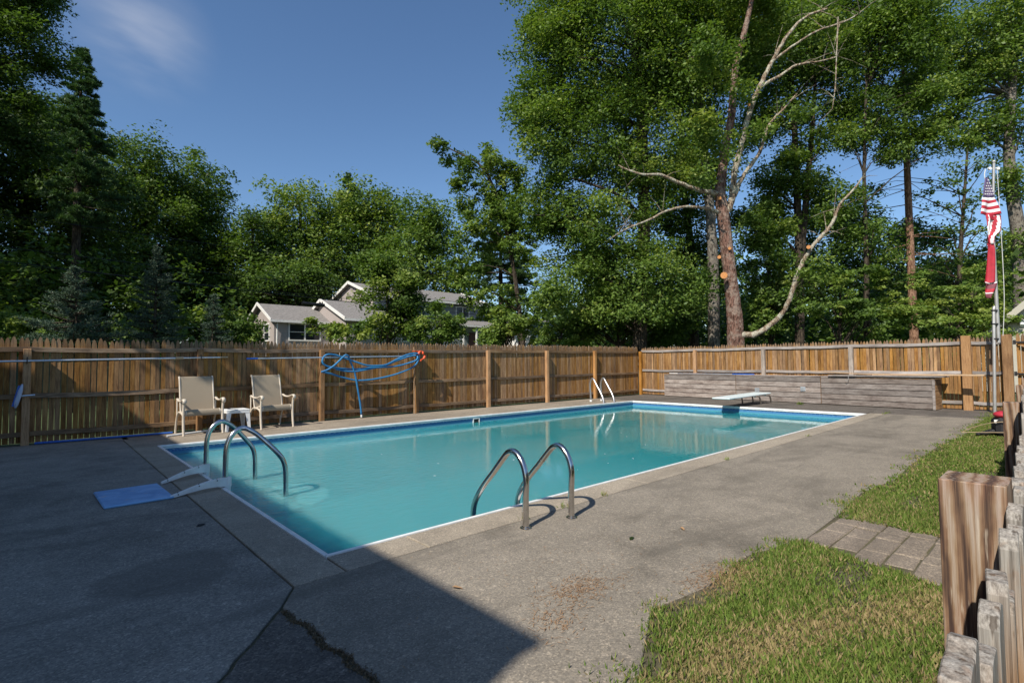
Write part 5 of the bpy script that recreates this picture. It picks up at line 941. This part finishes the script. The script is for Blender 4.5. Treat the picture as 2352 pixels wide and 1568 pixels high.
# pruned tree
mt = thing('pruned_tree', 'sunlit pruned tree with peeling reddish trunk and long curved pale limb', 'tree', tuple(MAIN['trunk'][0][:2])+(0,))
mb = MB(); T0 = [tuple(p) for p in MAIN['trunk']]; T0 = [(T0[0][0], T0[0][1], -.1, T0[0][3]*1.15)]+T0
P_ = smooth_path(T0, 4); rad = np.interp(np.arange(len(P_))/4, np.arange(len(T0)), [p[3] for p in T0])
n = 22; rngm = random.Random(3); vs_ = []; prev = None
for i, p in enumerate(P_):
    tg = (P_[min(i+1, len(P_)-1)]-P_[max(i-1, 0)]).normalized(); rf_ = tg.cross(Vector((0, 1, 0))).normalized(); bb = tg.cross(rf_)
    for j in range(n):
        a = 2*PI*j/n; rr_ = rad[i]*(1+.05*math.sin(j*2.9+i*.25)+rngm.uniform(-.045, .045)); vs_.append(p+(rf_*math.cos(a)+bb*math.sin(a))*rr_)
mb.add(vs_, [(i*n+j, i*n+(j+1) % n, (i+1)*n+(j+1) % n, (i+1)*n+j) for i in range(len(P_)-1) for j in range(n)]); mb.build('trunk', M['bark_main'], mt, smooth=True)
for key, nm in (('fork', 'fork'), ('fork_limb', 'limb'), ('upper', 'limb'), ('upper2', 'limb'), ('left1', 'limb'), ('left2', 'limb'), ('curve', 'limb'), ('hang', 'dead_branch')):
    q = MAIN[key]; P_ = smooth_path(q, 5); rad = np.interp(np.arange(len(P_))/5, np.arange(len(q)), [p[3] for p in q]); rr_ = random.Random(len(key)*5)
    mb = MB(); mb.tube([(p.x+rr_.uniform(-1, 1)*r_*.22, p.y+rr_.uniform(-1, 1)*r_*.22, p.z+rr_.uniform(-1, 1)*r_*.22, r_*rr_.uniform(.93, 1.07)) for p, r_ in zip(P_, rad)], .1, 10)
    for _ in range(10):   # bare twigs
        k = rr_.randrange(len(P_)//2, len(P_)); st = P_[k]; d = Vector((rr_.uniform(-1, 1), rr_.uniform(-1, 1), rr_.uniform(-.5, 1))).normalized(); L = rr_.uniform(.3, 1.1)
        mb.tube([(*st, .014), (*(st+d*L*.5+Vector((0, 0, .04))), .009), (*(st+d*L), .003)], .01, 4, cap=False)
    mb.build(nm, M['bark_pale'], mt, smooth='auto', label='long pale limb curving up from the foot of the trunk' if key == 'curve' else None)
for (x, y, z_, r_) in MAIN['cuts']:
    c_ = Vector((x, y, z_)); dr = (Vector((-1.33, -3.17, 1.2))-c_).normalized(); mb = MB(); mb.tube([c_+(-dr)*.12, c_], r_, 14); mb.build('cut_stub', M['cut'], mt, smooth='auto')
cs, as_, bs, ts, tips = crown_leaves(MAIN_BLOBS, .066, .42, .7, .6, np.random.default_rng(5)); quads('crown', cs, as_, bs, ts, M['leaf'], mt)

def pine(name, label, x, y, z0, zt, Lm, zl, tr, kind, sp, seed):
    rng = np.random.default_rng(seed); catn = 'tree'
    root = thing(name, label, catn, (x, y, z0), 'trees and shrubs beyond the fence')
    mb = MB(); mb.tube([(x, y, z0, tr*1.1), (x+rng.normal(0, .05), y, (z0+zt)/2, tr*.75), (x, y, zt, .015)], tr, 9); bm_ = M['bark_red'] if kind == 'sparse' else M['bark']; mb.build('trunk', bm_, root, smooth='auto')
    step = {'white': .55, 'sparse': .8, 'spruce': .17}[kind]; nb = {'white': 7, 'sparse': 5, 'spruce': 9}[kind]
    br_ = MB(); tc, td = [], []
    z = zl
    while z < zt-.05:
        t_ = (z-zl)/(zt-zl)
        L0 = Lm*((1-t_)**.75 if kind != 'spruce' else (1-t_)**.95)*(.8 if t_ < .1 and kind == 'white' else 1)
        for k in range(nb):
            if kind == 'sparse' and rng.random() > .62: continue
            a = rng.uniform(0, 2*PI); L = L0*rng.uniform(.6, 1.12)+.08; d = np.array([math.cos(a), math.sin(a), 0])
            el = {'white': rng.uniform(-.05, .28), 'sparse': rng.uniform(-.1, .3), 'spruce': rng.uniform(.05, .5)-.15*(1-t_)}[kind]
            st = np.array([x, y, z+rng.uniform(-.2, .2)*step]); ee = st+d*L+np.array([0, 0, el*L]); md_ = (st+ee)/2+np.array([0, 0, -.05*L])
            br_.tube([(*st, .012*L+.01), (*md_, .008*L+.006), (*ee, .003)], .01, 4, cap=False)
            sd = np.array([-d[1], d[0], 0])
            m = int({'white': 30, 'sparse': 16, 'spruce': 16}[kind]*L/({'white': 1, 'sparse': 1, 'spruce': .55}[kind]))+2
            u = rng.uniform(.30, 1.02, m)**.8; wv = rng.normal(0, .5, m)*np.minimum(L*.30, (1.08-u)*L*.55+.05)
            pp_ = st*(1-u)[:, None]+ee*u[:, None]+sd*wv[:, None]+np.array([0, 0, 1])*(.03*L*np.sin(u*3)+rng.normal(0, .02*L+.01, m))[:, None]
            tc.append(pp_); dd2 = unit(d*(.9)+sd*(wv/(abs(wv).max()+1e-3))[:, None]*.8+np.array([0, 0, .25])); td.append(dd2)
        # dead bare twigs under a sparse crown
        z += step*rng.uniform(.8, 1.2)*(1-.35*t_)
    if kind == 'sparse':
        for _ in range(34):
            zz = rng.uniform(4.5, zl+1.0); a = rng.uniform(0, 2*PI); L = rng.uniform(.8, 2.6); d = np.array([math.cos(a), math.sin(a), rng.uniform(-.35, .2)])
            st = np.array([x, y, zz]); br_.tube([(*st, .022), (*(st+d*L*.5), .013), (*(st+d*L+np.array([0, 0, -.1])), .004)], .01, 4, cap=False)
    tc = np.concatenate(tc); td = np.concatenate(td)
    per, nl_, nw, spread = {'white': (15, .22, .020, .55), 'sparse': (13, .22, .019, .6), 'spruce': (10, .055, .007, .7)}[kind]
    sc_ = {'white': 1.0, 'sparse': 1, 'spruce': 1.0}[kind]
    m = len(tc)*per; idx = np.repeat(np.arange(len(tc)), per)
    if kind == 'spruce':
        base_ = tc[idx]-td[idx]*rng.uniform(0, .16, (m, 1)); dirs = unit(td[idx]*.6+rng.normal(0, .7, (m, 3)))
    else:
        base_ = tc[idx]; dirs = unit(td[idx]*.7+rng.normal(0, spread, (m, 3))+np.array([0, 0, .25]))
    ln = nl_*rng.uniform(.6, 1.2, (m, 1))*.5; sidev = unit(np.cross(dirs, rng.normal(size=(m, 3))))
    tn = rng.normal(0, .12, len(tc))[idx]+rng.normal(0, .08, m)+.5
    br_.build('branches', bm_, root, smooth=True, kind='stuff')
    quads('needles', base_+dirs*ln, dirs*ln, sidev*nw, tn, M['spruce'] if kind == 'spruce' else M['needle'], root)
    return root
for i, p in enumerate(PINES): protos.append(pine(*p, seed=40+i))

# the wood behind everything: one mass nobody could count
rng = np.random.default_rng(77); bl = []
for i in range(150):
    a = math.radians(-6+104*i/149); R_ = rng.uniform(58, 84); x, y = -1.3+R_*math.cos(a), -3.2+R_*math.sin(a); ztop = terr(x, y)+rng.uniform(8, 14)
    if 40 < math.degrees(a) < 75: ztop = rng.uniform(8, 11)
    bl.append((x, y, ztop*.5, rng.uniform(3.5, 5.5), ztop*.5, 900))
cs, as_, bs, ts, tips = crown_leaves(bl, .30, 1.3, .25, .7, rng); quads('far_wood', cs, as_, bs, ts, M['leaf'], None, kind='stuff', org=(20, 40, 0))
# dark brush layer at fence height
bl = []
for i in range(90):
    a = math.radians(-4+102*i/89); R_ = rng.uniform(30, 44) if not 44 < math.degrees(a) < 78 else rng.uniform(50, 56)
    x, y = -1.3+R_*math.cos(a), -3.2+R_*math.sin(a); bl.append((x, y, terr(x, y)+2.4, 2.8, 3.6, 900))
cs, as_, bs, ts, tips = crown_leaves(bl, .16, .8, .2, .7, rng); quads('undergrowth', cs, as_, bs, ts, M['leaf'], None, kind='stuff', org=(20, 40, 0))
# tall tree at the left fence end: its crown shades the fence and chair backs
rng = np.random.default_rng(31); sroot = thing('deciduous_tree', 'tall tree leaning over the left end of the pool fence outside the view', 'tree', (-4.7, 8.8, 0))
cs, as_, bs, ts, tips = crown_leaves([(-4.4, 7.15, 7.4, 1.75, 1.3, 7000), (-5.6, 8.6, 8.6, 2.0, 1.6, 3000), (-6.5, 7.6, 7.2, 1.5, 1.3, 3000)], .085, .5, .5, .7, rng); quads('crown', cs, as_, bs, ts, M['leaf'], sroot)
mb = MB(); mb.tube([(-4.7, 8.8, -.1, .2), (-4.75, 8.7, 4, .15), (-4.6, 8.3, 7.5, .07)], .1, 9); mb.build('trunk', M['bark'], sroot, smooth='auto')
# trees left of the frame: they shade the left trees and the fence
k = 0
for (x, y, sc) in SHADE:
    src = protos[[1, 2, 18 if len(protos) > 18 else 3][k % 3]]; c_ = copy_tree(src); c_.location = (x, y, terr(x, y)-.1); c_.scale = (sc, sc, sc); c_.rotation_euler = (0, 0, k*1.7)
    c_['label'] = 'large leafy tree outside the left edge, number %s in its row' % ['one', 'two', 'three', 'four', 'five', 'six', 'seven', 'eight', 'nine', 'ten', 'eleven', 'twelve'][k]; k += 1

# ================================================================ GRASS AND LITTER
def snoise(x, y): return .5+.25*np.sin(x*2.3+1.3*np.sin(y*3.1))+.25*np.sin(y*4.7+x*1.1+2*np.sin(x*1.7))
rng = np.random.default_rng(9)
ex = np.array([p[0] for p in lawn_edge[::-1]][3:]); ey = np.array([p[1] for p in lawn_edge[::-1]][3:])
def blades(n, x0, x1, hmin, hmax, dens=None):
    x = rng.uniform(x0, x1, n); y = rng.uniform(-3.25, -1.7, n); edge = np.interp(x, ex, ey)-.0+.05*np.sin(x*9)+.03*np.sin(x*23)
    keep = (y < edge-.02+rng.normal(0, .05, n)*(1+1.2*(snoise(x*3, y)>.6))) & ~((x > 2.43+.35*(y+1.9)) & (x < 3.17+.05*(y+1.9)+.02*np.sin(y*30)) & (y > -2.95))
    bare = snoise(x*1.3, y*2)+rng.normal(0, .12, n); keep &= (bare > .12)
    x, y = x[keep], y[keep]; m = len(x)
    dry = np.clip((snoise(x*1.1+2, y*2.2+1)-.45)*1.6, 0, 1)*(np.interp(x, [0, 2.2, 3.4, 14], [1, .9, .25, .25]))
    h = rng.uniform(hmin, hmax, m)*(1-.35*dry); isdry = rng.random(m) < dry*.85+.16
    tn = np.where(isdry, rng.uniform(.72, 1, m), rng.uniform(.12, .62, m))
    lean = rng.normal(0, .55, (m, 2)); dirs = unit(np.stack([lean[:, 0], lean[:, 1], np.ones(m)], 1)); a = dirs*h[:, None]*.5
    side = unit(np.cross(dirs, rng.normal(size=(m, 3)))); return np.stack([x, y, np.full(m, -.012)], 1)+a, a, side*(rng.uniform(.0022, .0045, m)[:, None]), tn
parts = [blades(120000, .2, 4.2, .018, .052), blades(90000, 4.2, 14.6, .02, .05)]
cs, as_, bs, ts = [np.concatenate(q) for q in zip(*parts)]
bs[len(parts[0][0]):] *= 1.8
quads('grass', cs, as_, bs, ts, M['grass'], None, kind='stuff', label='short patchy lawn of green and straw coloured grass', cat='grass', org=(6, -2.4, 0))
# weeds in the joints
def tuft(pts, n, h, spread, name, label, cat, matr=M['grass'], tn0=.3, w=.004):
    C2, A2, B2, T2 = [], [], [], []
    for (x, y) in pts:
        k = int(n*rng.uniform(.6, 1.4)); bx = np.stack([x+rng.normal(0, spread, k), y+rng.normal(0, spread, k), np.zeros(k)], 1); d = unit(np.stack([rng.normal(0, .7, k), rng.normal(0, .7, k), np.ones(k)], 1)); hh2 = h*rng.uniform(.4, 1.2, (k, 1))*.5
        C2.append(bx+d*hh2); A2.append(d*hh2); B2.append(unit(np.cross(d, rng.normal(size=(k, 3))))*w); T2.append(tn0+rng.normal(0, .15, k))
    quads(name, np.concatenate(C2), np.concatenate(A2), np.concatenate(B2), np.concatenate(T2), matr, None, kind='stuff', label=label, cat=cat, org=(*pts[0], 0))
tuft([(x, -.30) for x in (1.42, 1.86, 1.90, 2.4, 4.8, 7.6, 12.4, 12.6, 12.75)], 16, .05, .02, 'joint_weeds', 'small dry weeds in the joint beside the near ladder', 'weeds', tn0=.55)
tuft([(13.9, 1.9)], 22, .10, .03, 'joint_weeds', 'little bright weed at the foot of the middle plank box', 'weeds', tn0=.4, w=.012)
tuft([c2[i] for i in range(2, len(c2), 1)], 46, .010, .011, 'crack_debris', 'dry debris and weeds filling the wide crack', 'debris', matr=M['crack_fill'], w=.003)
tuft([(13.6-.25*i, -1.95+.04*math.sin(i*2)) for i in range(10)], 22, .05, .05, 'edge_grass', 'sparse grass creeping over the deck by the flagpole', 'grass', tn0=.4)
def needles(cx_, cy_, sx, sy, n, label, ang=.4, ln=.05):
    x = rng.normal(cx_, sx, n); y = rng.normal(cy_, sy, n); a = rng.normal(ang, .9, n); d = np.stack([np.cos(a), np.sin(a), rng.normal(0, .06, n)], 1)*rng.uniform(.4, 1, (n, 1))*ln*.5
    sdv = np.stack([-d[:, 1], d[:, 0], np.zeros(n)], 1); sdv = unit(sdv)*.0016
    quads('needle_litter', np.stack([x, y, rng.uniform(.003, .010, n)], 1), d, sdv, np.zeros(n), M['debris'], None, kind='stuff', label=label, cat='litter', org=(cx_, cy_, 0))
needles(.78, -1.38, .13, .07, 420, 'orange pine needles in a clump on the sunlit deck')
needles(.42, -1.52, .10, .07, 160, 'thin scatter of pine needles by the shadow edge')
needles(1.45, -1.78, .16, .06, 420, 'pine needle litter along the lawn edge', .2)
needles(.9, -1.1, .5, .35, 160, 'loose needles spread over the sunlit deck', .4, .04)
for i, (x, y, a, c_) in enumerate(((-.42, 1.25, .3, 'dark curled leaf on the shaded left slab'), (2.05, -1.25, .9, 'pale fallen leaf on the deck near the lawn'), (1.62, -1.12, .2, 'small green leaf on the sunlit deck'), (.32, -.93, 2.1, 'tiny leaf near the shadow edge'))):
    b = MB(); L = .03 if i else .035; q = [(-L, 0, .004), (-L*.3, L*.42, .012), (L*.6, L*.3, .010), (L*1.1, 0, .006), (L*.6, -L*.3, .012), (-L*.3, -L*.42, .006)]
    Rm = Matrix.Rotation(a, 3, 'Z'); b.add([Rm @ Vector(v) + Vector((x, y, 0)) for v in q], [tuple(range(6))]); b.v += [(v[0], v[1], v[2]+.0015) for v in b.v]; b.f.append(tuple(range(6, 12))[::-1])
    b.build('fallen_leaf', M['black_cloth'] if i == 0 else (M['weed'] if i == 2 else M['deadleaf']), label=c_, cat='leaf', org=(x, y, 0))
rr = random.Random(4); b = MB()
for _ in range(26):
    x, y = rr.uniform(2, 11.5), rr.uniform(.5, 5.8); L = rr.uniform(.008, .022); a = rr.uniform(0, PI); Rm = Matrix.Rotation(a, 3, 'Z')
    b.add([Rm @ Vector(v) + Vector((x, y, -.146)) for v in ((-L, 0, 0), (0, L*.5, .004), (L, 0, .001), (0, -L*.5, .003))], [(0, 1, 2, 3)])
b.build('floating_specks', M['flag_white'], kind='stuff', label='tiny pale petals floating on the pool', cat='specks')
# pebbles and light chips on the aggregate
rr = random.Random(6); b = MB()
for _ in range(420):
    x = rr.uniform(-.3, 3.5); y = rr.uniform(-1.75, -.4); r_ = rr.uniform(.0025, .006)
    b.add([(x+r_, y, .001), (x, y+r_, .001), (x-r_, y, .001), (x, y-r_*.8, .001), (x+r_*.1, y, .001+r_*.8)], [(0, 1, 4), (1, 2, 4), (2, 3, 4), (3, 0, 4)])
b.build('loose_grit', M['kerb'], kind='stuff', label='loose light grit on the near deck', cat='grit')
